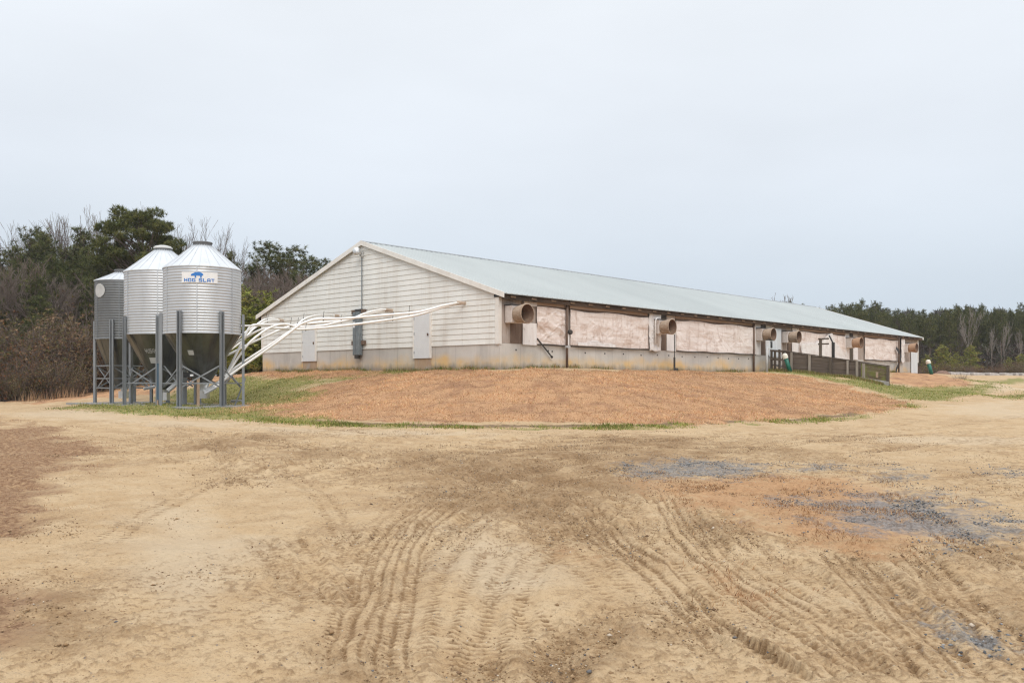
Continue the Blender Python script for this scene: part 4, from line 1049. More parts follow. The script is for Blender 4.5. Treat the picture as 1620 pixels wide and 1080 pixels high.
# ------------------------------------------------------------------ loading chute
def build_chute():
    t0 = 22.05
    k = thing('loading_chute', 'dark plank loading chute with mossy far wall sloping down from the barn side', 'loading chute', bw(t0, 0, 0), ANG)
    def wall(name, mat, x, d0, d1, zt0, zt1, zb0, zb1, n, cap):
        m = MB()
        for i in range(n):
            a, c = i / n, (i + 1) / n - .004
            zb = [zb0 + (zt0 - zb0) * a, zb1 + (zt1 - zb1) * a]; zt = [zb0 + (zt0 - zb0) * c, zb1 + (zt1 - zb1) * c]
            o = .006 * math.sin(i * 5.1)
            vs = [(x + dx + o, -d, z) for dx in (-.02, .02) for d, z in ((d0, zb[0]), (d1, zb[1]), (d1, zt[1]), (d0, zt[0]))]
            m.add(vs, [(0, 1, 2, 3), (7, 6, 5, 4), (0, 4, 5, 1), (1, 5, 6, 2), (2, 6, 7, 3), (3, 7, 4, 0)])
        w = m.build(name, MAT[mat], k)
        if cap:
            m = MB(); m.bar((x, -d0, zt0 + .03), (x, -d1, zt1 + .03), .14, .05); m.build('cap_rail', MAT['dark_post'], w)
        return w
    E = EYE
    wall('near_wall', 'plank', 0, .95, 5.35, E + 1.70, E + 1.0, E + .30, E - .25, 6, True)
    for d in (.3, .78):
        m = MB(); m.bx(-.05, .05, -d - .05, -d + .05, E + .2, E + 1.72 + .1 * d); m.build('post', MAT['dark_post'], k)
    for z in (1.2, 1.68):
        m = MB(); m.bar((-.06, -.25, E + z + .06), (-.06, -1.0, E + z), .04, .12); m.build('end_rail', MAT['plank'], k)
    wall('far_wall', 'moss_plank', 1.5, .35, 6.15, E + 1.74, E + .80, E + .35, E - .3, 6, True)
    m = MB(); m.add([(x, -d, z) for x, d, z in ((.03, .3, E + .98), (1.47, .3, E + .98), (1.47, 6.3, E - .02), (.03, 6.3, E - .02), (.03, .3, E + .9), (1.47, .3, E + .9), (1.47, 6.3, E - .3), (.03, 6.3, E - .3))],
                    [(0, 1, 2, 3), (7, 6, 5, 4), (0, 4, 5, 1), (1, 5, 6, 2), (2, 6, 7, 3), (3, 7, 4, 0)]); m.build('ramp_floor', MAT['chute_floor'], k)
    for d, top, mt, w in ((.57, 1.72, 'dark_post', .1), (1.55, 1.62, 'post', .1), (2.6, 1.45, 'post', .11), (3.78, 1.27, 'dark_post', .11), (4.7, 1.12, 'post', .09), (5.2, 1.06, 'post', .1)):
        m = MB(); m.bx(-.07 - w, -.07, -d - w / 2, -d + w / 2, E - .5, E + top); m.build('post', MAT[mt], k)
    m = MB(); m.bx(-.2, -.1, -5.62, -5.5, E - .6, E + .93); m.build('post', MAT['post'], k)
    m = MB(); m.bx(1.4, 1.52, -6.3, -6.17, E - .6, E + .86); m.build('post', MAT['dark_post'], k)
    m = MB(); m.bx(1.30, 1.38, -5.75, -5.65, E + .2, E + .5); m.build('cleat', MAT['wood_new'], k)
    # gate post and its latch bars rising above the wall
    m = MB(); m.bx(.04, .15, -3.18, -3.06, E + .5, E + 2.36); m.build('gate_post', MAT['dark_post'], k)
    for z in (2.33, 2.05):
        m = MB(); m.bx(.155, .2, -3.55, -2.95, E + z - .05, E + z + .03); m.build('latch_bar', MAT['dark_post'], k)
    m = MB(); m.bx(.04, .14, -3.9, -3.76, E + .5, E + 2.1); m.bar((.09, -3.83, E + 2.05), (.09, -3.6, E + 2.5), .1, .05); m.build('gate_post', MAT['black'], k)
    m = MB(); m.bx(.04, .12, -4.9, -4.76, E + .4, E + 1.75); m.build('gate_post', MAT['dark_post'], k)

# ------------------------------------------------------------------ feed bins
SLAB = EYE - .90
GLY = {'H': [(0, 0, 1, 5), (3, 0, 4, 5), (1, 2, 3, 3)], 'O': [(0, 0, 4, 1), (0, 4, 4, 5), (0, 1, 1, 4), (3, 1, 4, 4)],
       'G': [(0, 0, 4, 1), (0, 4, 4, 5), (0, 1, 1, 4), (3, 1, 4, 2.7), (2.1, 1.9, 3, 2.7)], 'S': [(0, 4, 4, 5), (0, 2, 4, 3), (0, 0, 4, 1), (0, 3, 1, 4), (3, 1, 4, 2)],
       'L': [(0, 0, 1, 5), (1, 0, 4, 1)], 'A': [(0, 0, 1, 4.1), (3, 0, 4, 4.1), (.5, 4.1, 3.5, 5), (1, 1.5, 3, 2.4)], 'T': [(0, 4, 4, 5), (1.5, 0, 2.5, 4)],
       'Y': [(0, 3, 1, 5), (3, 3, 4, 5), (0, 2, 4, 3), (1.5, 0, 2.5, 2)], 'U': [(0, 0, 4, 1), (0, 1, 1, 5), (3, 1, 4, 5)]}
def cbox(m, a0, a1, z0, z1, rf, th=.008, n=None):
    """a plate bent round a bin: angles a0..a1, heights z0..z1, radius rf(z)"""
    n = n or max(1, int(abs(a1 - a0) / .06) + 1)
    vs = []
    for i in range(n + 1):
        a = a0 + (a1 - a0) * i / n
        for z, t in ((z0, 0), (z1, 0), (z1, th), (z0, th)):
            r = rf(z) + t; vs.append((r * math.cos(a), r * math.sin(a), z))
    fs = []
    for i in range(n):
        b = i * 4; c = b + 4
        fs += [(b + 3, c + 3, c + 2, b + 2), (b + 2, c + 2, c + 1, b + 1), (b, c, c + 3, b + 3), (b + 1, c + 1, c, b)]
    fs += [(0, 3, 2, 1), (n * 4, n * 4 + 1, n * 4 + 2, n * 4 + 3)]
    m.add(vs, fs)

def make_bin(label, cx, cy, rad, zb, zt, zh, rh, zc, nlegs, rot, ltop, body='galv', dome=False, blue=None):
    k = thing('feed_bin', label, 'feed bin', (cx, cy, SLAB), 0, 'galvanised feed bins on the concrete pad')
    face = math.atan2(-cy, -cx)
    up = .90
    zb += up; zt += up; zh += up; zc += up; ltop += up
    m = MB(); pitch = .102; prof = []; z = zb
    nn = int((zt - zb) / pitch) * 8
    for i in range(nn + 1):
        zz = zb + (zt - zb) * i / nn
        prof.append((rad + .012 * abs(math.cos(math.pi * i / 8)) - .006, zz))
    m.lathe(prof, 112); bo = m.build('body', MAT[body], k, True)
    for q in range(3):          # vertical lap seams with their bolts
        a = face + R((-62, -8, 48)[q]); m = MB(); cbox(m, a - .011, a + .011, zb + .02, zt - .02, lambda z: rad + .008, .012, 1); m.build('seam', MAT['galv'] if body == 'galv' else MAT['leg'], bo)
    m = MB(); cbox(m, face - math.pi, face + math.pi, zb - .03, zb + .015, lambda z: rad - .002, .02, 72); m.build('hem_ring', MAT['leg'] if body == 'galv_dull' else MAT['galv'], k)
    m = MB(); top = zc - (.16 if dome else .13)
    m.lathe([(rad + .035, zt - .03), (rad + .035, zt), (.31, top - .01), (.30, top)], 24); ro = m.build('bin_roof', MAT['bin_roof'] if body == 'galv' else MAT['bin_roof'], k)
    for q in range(24):
        a = 2 * math.pi * q / 24; ca, sa = math.cos(a), math.sin(a)
        m = MB() if q == 0 else m
        m.bar(((rad + .03) * ca, (rad + .03) * sa, zt + .012), (.32 * ca, .32 * sa, top + .004), .014, .010)
    m.build('roof_rib', MAT['bin_roof'], ro)
    m = MB(); m.lathe([(.30, top - .03), (.335, top - .02), (.335, top + .07), (.31, top + .075)], 28); m.build('collar', MAT['collar'], k, False)
    m = MB()
    if dome: m.lathe([(.355, top + .05), (.365, top + .09), (.30, top + .15), (.15, top + .19), (.001, top + .2)], 28)
    else: m.lathe([(.345, top + .06), (.36, top + .08), (.345, top + .115), (.15, top + .135), (.001, top + .14)], 28)
    m.build('lid', MAT['lid'] if dome else MAT['collar'], k, True)
    hr = lambda z: rh + (rad - .015 - rh) * (z - zh) / (zb - zh)
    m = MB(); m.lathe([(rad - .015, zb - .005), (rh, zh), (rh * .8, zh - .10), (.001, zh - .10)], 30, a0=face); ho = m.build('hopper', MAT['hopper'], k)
    m = MB()
    for q in range(10):
        a = face + .31 + 2 * math.pi * q / 10; ca, sa = math.cos(a), math.sin(a)
        m.bar((hr(zb - .03) * ca, hr(zb - .03) * sa, zb - .03), ((rh + .006) * ca, (rh + .006) * sa, zh + .02), .03, .014, up=(ca, sa, 0))
    m.build('hopper_seam', MAT['hopper'], ho)
    lr = rad + .075; pts = []
    for q in range(nlegs):
        a = face + R(rot) + 2 * math.pi * q / nlegs; ca, sa = math.cos(a), math.sin(a)
        M = Matrix(((ca, -sa, 0), (sa, ca, 0), (0, 0, 1)))
        def bx2(m, x0, x1, y0, y1, z0, z1):
            c = M @ Vector(((x0 + x1) / 2, (y0 + y1) / 2, (z0 + z1) / 2)); m.box(c, (x1 - x0, y1 - y0, z1 - z0), M)
        m = MB()
        bx2(m, lr - .05, lr - .04, -.075, .075, .012, ltop); bx2(m, lr - .04, lr + .045, -.078, -.064, .012, ltop); bx2(m, lr - .04, lr + .045, .064, .078, .012, ltop)
        bx2(m, lr + .035, lr + .045, -.064, -.04, .012, ltop); bx2(m, lr + .035, lr + .045, .04, .064, .012, ltop)
        lg = m.build('leg', MAT['leg'], k)
        m = MB(); bx2(m, lr - .1, lr + .1, -.12, .12, -.01, .014); m.build('foot_plate', MAT['leg'], lg)
        if blue == q:
            m = MB(); bx2(m, lr - .039, lr + .034, -.062, .062, .02, 1.58); m.build('blue_insert', MAT['leg_blue'], lg)
            lg['label'] = 'leg with blue painted lower half'
        pts.append(Vector((lr * ca, lr * sa, 0)))
    for q in range(nlegs):
        p0, p1 = pts[q], pts[(q + 1) % nlegs]
        inn = -(p0 + p1).normalized() * .03
        d = (p1 - p0).normalized() * .085
        for z in ((.83,) if nlegs == 6 else (.62, 1.02, 1.55)):
            m = MB(); m.bar(p0 + d + inn + Vector((0, 0, z)), p1 - d + inn + Vector((0, 0, z)), .05, .045); m.build('girt', MAT['leg'], k)
        za, zc2 = (.70, 1.46) if nlegs == 6 else (.62, 1.50)
        m = MB(); m.bar(p0 + d + inn * 2 + Vector((0, 0, za)), p1 - d + inn * 2 + Vector((0, 0, zc2)), .02, .05); m.build('brace', MAT['leg'], k)
        m = MB(); m.bar(p0 + d + inn * 3 + Vector((0, 0, zc2)), p1 - d + inn * 3 + Vector((0, 0, za)), .02, .05); m.build('brace', MAT['leg'], k)
    return k, face, hr

def text_on(m, s, a0, a1, z0, z1, rf, th=.008):
    W = sum(3.0 if c == ' ' else 5.0 for c in s) - 1
    x = 0
    for c in s:
        if c == ' ': x += 3.0; continue
        for r in GLY[c]:
            f = lambda u: a0 + (a1 - a0) * (x + u) / W
            g = lambda v: z0 + (z1 - z0) * v / 5
            cbox(m, f(r[0]), f(r[2]), g(r[1]), g(r[3]), rf, th)
        x += 5.0

BINS = [(-11.49, 32.7), (-13.87, 35.0), (-16.47, 37.3)]
def build_bins():
    up = .90
    # pad
    m = MB()
    ax = Vector((BINS[2][0] - BINS[0][0], BINS[2][1] - BINS[0][1], 0)); L = ax.length; ax.normalize(); ay = Vector((-ax.y, ax.x, 0))
    c = Vector((BINS[0][0], BINS[0][1], 0)) + ax * (L / 2 - .05)
    M = Matrix((ax, ay, Vector((0, 0, 1)))).transposed()
    m.box((0, 0, 0), (L + 3.5, 3.35, .36), M)
    k = link_mesh('concrete_pad', m.mesh('concrete_pad'), MAT['pad'], None, (c.x, c.y, SLAB - .18)); tag(k, 'long weathered concrete pad under the three feed bins', 'concrete pad')
    b1, f1, h1r = make_bin('nearest shiny corrugated feed bin with blue and white sign', *BINS[0], 1.37, 1.75, 4.13, .03, .32, 5.17, 6, -33, 2.51)
    rr = 1.37 + .022
    A = lambda px: f1 + math.asin((px - 320.4) / 58.4)
    Zf = lambda py: (HOR - py) * 31.45 / F + up
    m = MB(); cbox(m, A(291.2), A(341.6), Zf(447.8), Zf(430.6), lambda z: rr, .01)
    sg = m.build('sign', MAT['sign_white'], b1)
    rt = lambda z: rr + .011
    m = MB(); text_on(m, 'HOG SLAT', A(294.8), A(337.2), Zf(446.2), Zf(440.8), rt)
    m.build('lettering', MAT['sign_blue'], sg)
    m = MB(); xs = np.linspace(304.2, 321.2, 18)
    tops = np.interp(xs, [304.2, 305.5, 307.5, 310, 313, 317, 320, 321.2], [434.6, 433.6, 432.8, 431.2, 430.9, 431.0, 432.6, 434.2])
    bots = np.interp(xs, [304.2, 306, 309, 320, 321.2], [436.8, 437.0, 436.6, 436.6, 435.4])
    for i in range(17):
        cbox(m, A(xs[i]), A(xs[i + 1]), Zf((bots[i] + bots[i + 1]) / 2), Zf((tops[i] + tops[i + 1]) / 2), rt, .008, 1)
    for x in (309.4, 317.0): cbox(m, A(x), A(x + 2.1), Zf(439.8), Zf(436.7), rt, .008, 1)
    m.build('emblem', MAT['sign_blue'], sg)
    m = MB(); cbox(m, f1 - .55, f1 - .33, .95 + up, 1.12 + up, lambda z: h1r(z) + .012, .006); m.build('sticker', MAT['decal'], b1)
    # discharge box, wooden prop and silver auger boots
    m = MB(); m.box((-.2, -.5, 1.14), (.54, .34, .19)); o = m.build('discharge_box', MAT['black'], b1)
    m = MB(); m.box((-.16, -.675, 1.12), (.12, .008, .07)); m.build('label_plate', MAT['sign_white'], o)
    b2, f2, h2r = make_bin('middle shiny corrugated feed bin with pale domed cap', *BINS[1], 1.43, 1.84, 4.27, -.22, .27, 5.36, 6, -7, 2.51, dome=True, blue=0)
    m = MB(); text_on(m, 'YUSAY', f2 - .66, f2 - .20, 1.09 + up, 1.25 + up, lambda z: h2r(z) + .01, .006); m.build('lettering', MAT['text_grey'], b2)
    m = MB(); cbox(m, f2 - .58, f2 - .24, .70 + up, .92 + up, lambda z: h2r(z) + .01, .006); m.build('sticker', MAT['decal'], b2)
    b3, f3, h3r = make_bin('smallest dull grey feed bin with round pale decal, farthest along the pad', *BINS[2], 1.10, 1.78, 4.20, -.15, .38, 4.72, 4, -21.5, 2.54, body='galv_dull')
    m = MB(); cr = 1.10 + .02; ac = f3 - .93
    for i in range(16):
        y0 = -1 + i / 8; y1 = y0 + 1 / 8; w = math.sqrt(max(0, 1 - ((y0 + y1) / 2) ** 2)) * .30 / cr
        cbox(m, ac - w, ac + w, 3.75 + up + y0 * .28, 3.75 + up + y1 * .28, lambda z: cr, .008)
    m.build('round_decal', MAT['decal'], b3)
    for b, zz in ((b1, .42), (b2, .30), (b3, .34)):
        m = MB(); m.box((.02, .05, zz), (.34, .34, .30)); m.lathe([(.12, zz + .15), (.22, zz + .42)], 14, c=(.02, .05, 0)); m.build('auger_boot', MAT['lamp_metal'], b)
    p = at(313.5, 640, 32.15); zg = SLAB
    k = thing('timber_prop', 'pale timber prop standing under the black discharge box of the nearest bin', 'prop', (p.x, p.y, zg))
    m = MB(); m.box((0, 0, .52), (.1, .1, 1.04), Matrix.Rotation(.4, 3, 'Z')); m.build('prop', MAT['wood_new'], k)
    p = at(249.5, 643, 32.4); zg = h1(p.x, p.y)
    k = thing('wooden_stake', 'short pale wooden stake in the grass before the blue bin leg', 'stake', (p.x, p.y, zg - .1))
    m = MB(); m.box((0, 0, .17), (.05, .05, .34)); m.build('stake', MAT['wood_new'], k)
    p = at(370, 636, 33.2); zg = h1(p.x, p.y)
    k = thing('leaning_rod', 'thin grey steel rod leaning beside the outer leg of the nearest bin', 'rod', (p.x, p.y, zg - .05))
    m = MB(); m.bar((0, 0, 0), (.36, .25, 1.12), .035, .05); m.build('rod', MAT['leg'], k)
    p = at(375, 627, 35.2); zg = h1(p.x, p.y)
    k = thing('cistern_cover', 'flat round concrete cover lying in the green grass by the nearest bin', 'cover', (p.x, p.y, zg + .02))
    m = MB(); m.lathe([(.24, -.12), (.25, .03), (.22, .06), (.001, .065)], 22); m.build('lid', MAT['pad'], k, True)

def catmull(P, per=6):
    out = []; n = len(P)
    for i in range(n - 1):
        p0, p1, p2, p3 = P[max(i - 1, 0)], P[i], P[i + 1], P[min(i + 2, n - 1)]
        for j in range(per):
            t = j / per
            out.append(.5 * ((2 * p1) + (p2 - p0) * t + (2 * p0 - 5 * p1 + 4 * p2 - p3) * t * t + (3 * p1 - p0 - 3 * p2 + p3) * t ** 3))
    out.append(P[-1]); return out

def build_tubes():
    g = 'white feed tubes from the bins to the barn'
    T = [("upper of two parallel feed tubes rising steadily from the nearest bin to the third inlet", 32.3, .0,
          [(322, 620), (341, 609.5), (352, 599.5), (361, 591.5), (378, 577), (415.6, 552.6), (442.8, 534.5), (467, 517.6), (480, 505.6), (498.5, 499.2), (515, 498), (534, 498.8)]),
         ("white feed tube over the large gable door, upper of the two at the last inlet", 32.3, .0,
          [(324, 622), (343, 611), (354, 601.5), (363, 594), (382, 580), (421, 553.5), (448, 534), (471, 516), (482, 510), (501.5, 504.6), (528, 504), (557.8, 502.7), (609, 498.2), (654.8, 494.4), (678.5, 489.6), (700.7, 483.4), (725, 478.6), (734, 478.6)]),
         ("steepest white feed tube, bending flat at the far gable corner before the third inlet", 32.6, .05,
          [(325, 618), (342, 607), (352, 598), (358.5, 590.2), (376.7, 554), (386, 534.5), (395.5, 517), (408, 513.4), (440, 513.8), (468, 516.2), (490, 513), (506, 508.9), (520, 502.5), (534, 499.6)]),
         ("white feed tube climbing steeply then arching over the small gable door", 32.6, .1,
          [(327, 619), (344, 608), (354, 599), (361, 590), (376.7, 565.6), (392, 544.8), (407.8, 530.6), (423.3, 520.2), (433.7, 515.7), (444, 513), (454.5, 513), (468.7, 516.3), (483.7, 517.2), (510, 515), (528, 511), (557.8, 503.9), (574.8, 496.6), (597, 490.6), (609, 489.4), (619, 490.2)]),
         ("straight white feed tube slanting low from the middle bin to the middle inlet", 34.6, .1,
          [(265, 617), (289, 597), (320, 578), (356.6, 563), (375.4, 553.9), (394.8, 543.5), (420.8, 531.9), (440, 522.8), (458.4, 516.4), (474.8, 512.8), (500, 510.5), (530, 508), (557, 503), (574.8, 498.8), (589.6, 495), (604, 492.2), (619, 491.6)]),
         ("lowest white feed tube along the gable, lower of the two at the last inlet", 34.6, .0,
          [(267, 618), (292, 598), (320, 579), (345, 563), (363, 551.5), (378, 539.6), (388.3, 534), (407.8, 523.4), (426, 519), (457, 519.7), (474.8, 520.7), (498.5, 519.3), (525, 517), (557.8, 513.3), (598.5, 508), (654.8, 499.3), (681.5, 491.9), (702, 485.5), (724.4, 481), (734, 479.8)]),
         ("outer white feed tube curving up to the inlet by the gable's far corner", 36.8, .0,
          [(227, 615), (246, 610), (290, 590), (330, 565), (372.8, 538.3), (381.9, 529.9), (400, 517.6), (413, 508.5), (420.8, 504.8), (430, 504), (438, 504.6), (446, 506)]),
         ("inner white feed tube curving up to the inlet by the gable's far corner", 34.8, .0,
          [(268, 616), (293, 596), (330, 575), (360, 556), (385.8, 537), (397.4, 523.4), (406, 516.5), (415.6, 511), (423.3, 507.6), (431, 506.4), (439, 506.6), (446, 507.4)])]
    for lab, Y0, bow, pts in T:
        x0, x1 = pts[0][0], pts[-1][0]
        s = s_at(x1, .1); pe = gw(s, .1); Y1 = pe.y
        P = []
        for px, py in pts:
            f = (px - x0) / (x1 - x0); f = f ** 1.25
            P.append(at(px, py, Y0 + (Y1 - Y0) * f))
        o = P[0].copy()
        k = thing('feed_tube', lab, 'feed tube', o, 0, g)
        Q = [p - o for p in catmull(P, 5)]
        m = MB(); m.tube(Q, .047, 8); m.build('tube', MAT['pvc'], k, True)
        d = (Q[-1] - Q[-4]).normalized()
        m = MB(); m.tube([Q[-1] - d * .30, Q[-1] - d * .02, Q[-1] + Vector((TX, TY, 0)) * .12], [.052, .056, .056], 10); m.build('end_fitting', MAT['fitting'], k)
        d0 = (Q[3] - Q[0]).normalized()
        m = MB(); m.tube([Q[0], Q[0] + d0 * .45], .062, 10); m.build('boot_sleeve', MAT['lamp_metal'], k)
        n = len(Q); L = 0
        hang = [int(n * q) for q in ((.55, .75) if len(pts) > 14 else (.72,))]
        for i in hang:
            q = Q[i]; m = MB(); m.box(q, (.03, .03, .15)); m.bar(q + Vector((0, 0, .05)), q + Vector((.02, .05, .30)), .012, .012); m.build('hanger', MAT['black'], k)
    k = thing('support_rail', 'straight level white rail tied between the nearest bin leg and the tube bundle', 'rail', at(378.5, 515.3, 32.8), 0)
    v = at(432, 515, 38.2) - at(378.5, 515.3, 32.8)
    m = MB(); m.tube([(0, 0, 0), v], .036, 8); m.build('rail', MAT['pvc'], k, True)
    m = MB(); m.box((0, 0, 0), (.1, .1, .12)); m.build('clamp', MAT['leg'], k)
    k = thing('tube_strap', 'dark strap binding the lower bundle of white tubes by the nearest bin', 'strap', at(357, 597, 32.75), 0)
    m = MB()
    for r0 in (0,):
        m.bar((-.16, 0, .12), (.14, 0, -.16), .05, .03, up=(0, 1, 0)); m.bar((-.2, .0, .02), (.1, 0, -.24), .02, .02, up=(0, 1, 0))
    m.build('strap', MAT['rust'], k)

# ------------------------------------------------------------------ trees
def segs_mesh(name, S, sides=3):
    """S: list of (p0, p1, r0, r1) -> prisms in one mesh"""
    P0 = np.array([s[0] for s in S]); P1 = np.array([s[1] for s in S]); r0 = np.array([s[2] for s in S]); r1 = np.array([s[3] for s in S])
    d = P1 - P0; d /= np.linalg.norm(d, axis=1, keepdims=True) + 1e-9
    ref = np.where(np.abs(d[:, 2:3]) > .9, np.array([[1., 0, 0]]), np.array([[0, 0, 1.]]))
    a = np.cross(d, ref); a /= np.linalg.norm(a, axis=1, keepdims=True); b = np.cross(d, a)
    V = []
    for P, r in ((P0, r0), (P1, r1)):
        for k in range(sides):
            q = 2 * math.pi * k / sides
            V.append(P + (a * math.cos(q) + b * math.sin(q)) * r[:, None])
    V = np.stack(V, 1)
    n = len(S); base = np.arange(n)[:, None] * 2 * sides
    Fc = np.concatenate([np.stack([base[:, 0] + k, base[:, 0] + (k + 1) % sides, base[:, 0] + sides + (k + 1) % sides, base[:, 0] + sides + k], 1) for k in range(sides)])
    return np_mesh(name, V.reshape(-1, 3), Fc)
def tufts(C, K, tl, tw, cols, rng, up=.25, w=None):
    """K thin leaves round every centre; returns V, tint"""
    n = len(C)
    d = rng.normal(size=(n, K, 3)); d[:, :, 2] += up; d /= np.linalg.norm(d, axis=2, keepdims=True)
    s = rng.normal(size=(n, K, 3)); s = np.cross(d, s); s /= np.linalg.norm(s, axis=2, keepdims=True) + 1e-9
    L = tl * rng.uniform(.6, 1.25, (n, K, 1)); W = tw * rng.uniform(.6, 1.3, (n, K, 1))
    c = C[:, None] + d * L * -.15
    V = np.stack([c - s * W / 2, c + s * W / 2, c + d * L], 2).reshape(-1, 3)
    cols = np.array(cols); k = rng.choice(len(cols), n, p=w)
    t = np.repeat(cols[k] * rng.uniform(.75, 1.25, (n, 1)), K * 3, 0)
    return V, t
def leaf_mesh(name, V, t): return np_mesh(name, V, np.arange(len(V)).reshape(-1, 3), t)

PINE_COL = [(.086, .102, .035), (.117, .128, .043), (.065, .076, .030), (.147, .145, .053)]
def pine_proto(h, base, rmax, nbr, seed, shape='cone', tl=.34, tw=.034, cols=PINE_COL, K=13, dens=1.0, r0=.14):
    rng = np.random.default_rng(seed)
    bx, by = rng.normal(0, .25, 2)
    def tp(z): u = z / h; return np.array((bx * u * u + .1 * math.sin(u * 5 + seed), by * u * u, z))
    S = []; zs = np.linspace(0, h * (.86 if shape == 'cloud' else 1), 14)
    for a, b in zip(zs[:-1], zs[1:]): S.append((tp(a), tp(b), r0 * (1 - a / h * .88), r0 * (1 - b / h * .88)))
    B = []; C = []
    for i in range(nbr):
        u = (i + rng.uniform(0, 1)) / nbr; z = base + (h - base) * u * (.84 if shape == 'cloud' else 1)
        if shape == 'cone': L = rmax * (1 - u) ** .75 * rng.uniform(.55, 1.12) + .25
        elif shape == 'dome': L = rmax * math.sqrt(max(0.02, 1 - (u * .96) ** 2.2)) * rng.uniform(.45, 1.1) * (.55 + .45 * min(1, u * 3 + .35))
        elif shape == 'cloud': L = rmax * (1 - .55 * max(0, u - .55) / .45) * rng.uniform(.35, 1.0) * (.8 + .2 * u)
        else: L = rmax * math.sin(math.pi * (.12 + .84 * u)) * rng.uniform(.45, 1.15) + .2
        a = rng.uniform(0, 2 * math.pi); rise = rng.uniform(.0, .55) * (.5 + u)
        p = tp(z); e = p + np.array((math.cos(a) * L, math.sin(a) * L, L * rise))
        m = p + (e - p) * .5 + np.array((0, 0, -.06 * L))
        B.append((p, m, .035 * (1.2 - u), .022)); B.append((m, e, .022, .009))
        nt = max(2, int(L * 7 * dens))
        if shape == 'cloud':        # flat pads of foliage at the ends of the limbs
            rw = rng.uniform(.55, .95)
            for j in range(int(70 * rw)):
                v = rng.normal(size=3); v /= np.linalg.norm(v); v *= rng.uniform(.5, 1)
                C.append(e + v * np.array((rw, rw, rw * .42)))
            nt = 3
        for j in range(nt):
            f = rng.uniform(.28, 1.05); q = p + (m - p) * (f * 2) if f < .5 else m + (e - m) * (f * 2 - 1)
            C.append(q + rng.normal(0, .13 + .09 * L, 3) * np.array((1, 1, .55)))
    if shape != 'cloud': C.append(tp(h))
    C = np.array(C)
    htop = float(np.sort(C[:, 2])[-12]) + tl * .6 if shape == 'cloud' else h
    V, t = tufts(C, K, tl, tw, cols, rng)
    tr = segs_mesh('trunk', S, 7); tr.materials.append(MAT['bark'])
    br = segs_mesh('branches', B, 3); br.materials.append(MAT['bark'])
    cr = leaf_mesh('crown', V, t); cr.materials.append(MAT['needle'])
    return {'trunk': tr, 'crown': cr, 'branches': br, 'h': htop}

def spreading_pine(h, zc, R0, seed):
    """old pine: bare trunk, crooked limbs, flat pads of needles on a broad dome with gaps"""
    rng = np.random.default_rng(seed)
    tp = lambda z: np.array((.25 * math.sin(z * .45), .2 * math.cos(z * .4) - .2, z))
    S = [(tp(a), tp(b), .21 * (1 - a / h * .8), .21 * (1 - b / h * .8)) for a, b in zip(np.linspace(0, h * .93, 15)[:-1], np.linspace(0, h * .93, 15)[1:])]
    B = []; C = []
    for i in range(74):
        a = i * 2.4 + rng.uniform(-.4, .4); q = math.sqrt((i + .5) / 74) * rng.uniform(.85, 1.08)
        q = min(q, 1.03); zt = (h - zc) * math.sqrt(max(0, 1.04 - q * q)) * rng.uniform(.72, 1.0)
        if rng.uniform() < .32: zt *= rng.uniform(.1, .7)
        e = np.array((math.cos(a) * q * R0, math.sin(a) * q * R0, zc + zt - .35))
        p = tp(max(zc - 1.2, e[2] - 1.0 - 1.1 * q)); m = (p + e) / 2 + np.array((0, 0, -.25 * q)) + rng.normal(0, .12, 3)
        B += [(p, m, .055, .035), (m, e, .035, .014)]
        rw = rng.uniform(.42, .72); n = int(75 * rw)
        v = rng.normal(size=(n, 3)); v /= np.linalg.norm(v, axis=1, keepdims=True); v *= rng.uniform(.45, 1, (n, 1))
        C.append(e + v * np.array((rw, rw, rw * .5)))
    C = np.concatenate(C)
    V, t = tufts(C, 22, .28, .034, [(.105, .118, .034), (.14, .15, .045), (.075, .09, .03), (.18, .175, .06)], rng)
    out = {'h': h - .55}
    for nm, me, mt in (('trunk', segs_mesh('trunk', S, 8), 'bark'), ('branches', segs_mesh('branches', B, 4), 'bark'), ('crown', leaf_mesh('crown', V, t), 'needle')):
        me.materials.append(MAT[mt]); out[nm] = me
    return out

def bare_proto(h, seed, spread=.5, r0=.13, twigs=3, mat='twig', bark='pale_bark', levels=5, fork=.45, leaves=None, tmin=.010):
    rng = np.random.default_rng(seed)
    T = []; B = []; tips = []
    def grow(p, d, L, r, lev):
        n = 3; q = p
        for i in range(n):
            d = d + rng.normal(0, .09, 3); d[2] += .03; d /= np.linalg.norm(d)
            q2 = q + d * L / n; ra = r * (1 - .35 * i / n); rb = r * (1 - .35 * (i + 1) / n)
            (T if lev == 0 else B).append((q, q2, max(ra, tmin), max(rb, tmin * .8)))
            if 0 < lev < levels and rng.uniform() < .55: side(q2, d, L * .55, rb * .5, lev + 1)
            if lev == 0 and i > 0: side(q2, d, L * .5, rb * .45, 1)
            q = q2
        if lev >= levels: tips.append(q); return
        for k in range(2 if lev else 3):
            side(q, d, L * rng.uniform(.6, .82), r * .58, lev + 1, .75)
    def side(p, d, L, r, lev, k=1.0):
        if lev > levels: return
        v = rng.normal(size=3); v -= d * v.dot(d); v /= np.linalg.norm(v)
        nd = d + v * spread * k * rng.uniform(.6, 1.3); nd[2] += .18; nd /= np.linalg.norm(nd)
        grow(p, nd, L * rng.uniform(.8, 1.1), r, lev)
    grow(np.zeros(3), np.array((0, 0, 1.)), h * fork, r0, 0)
    zmax = max(s[1][2] for s in B); k = h / zmax
    f = lambda S: [(a * k, b * k, ra, rb) for a, b, ra, rb in S]
    tr = segs_mesh('trunk', f(T), 6); tr.materials.append(MAT[bark])
    cr = segs_mesh('crown', f(B), 3); cr.materials.append(MAT[mat])
    return {'trunk': tr, 'crown': cr, 'h': h}

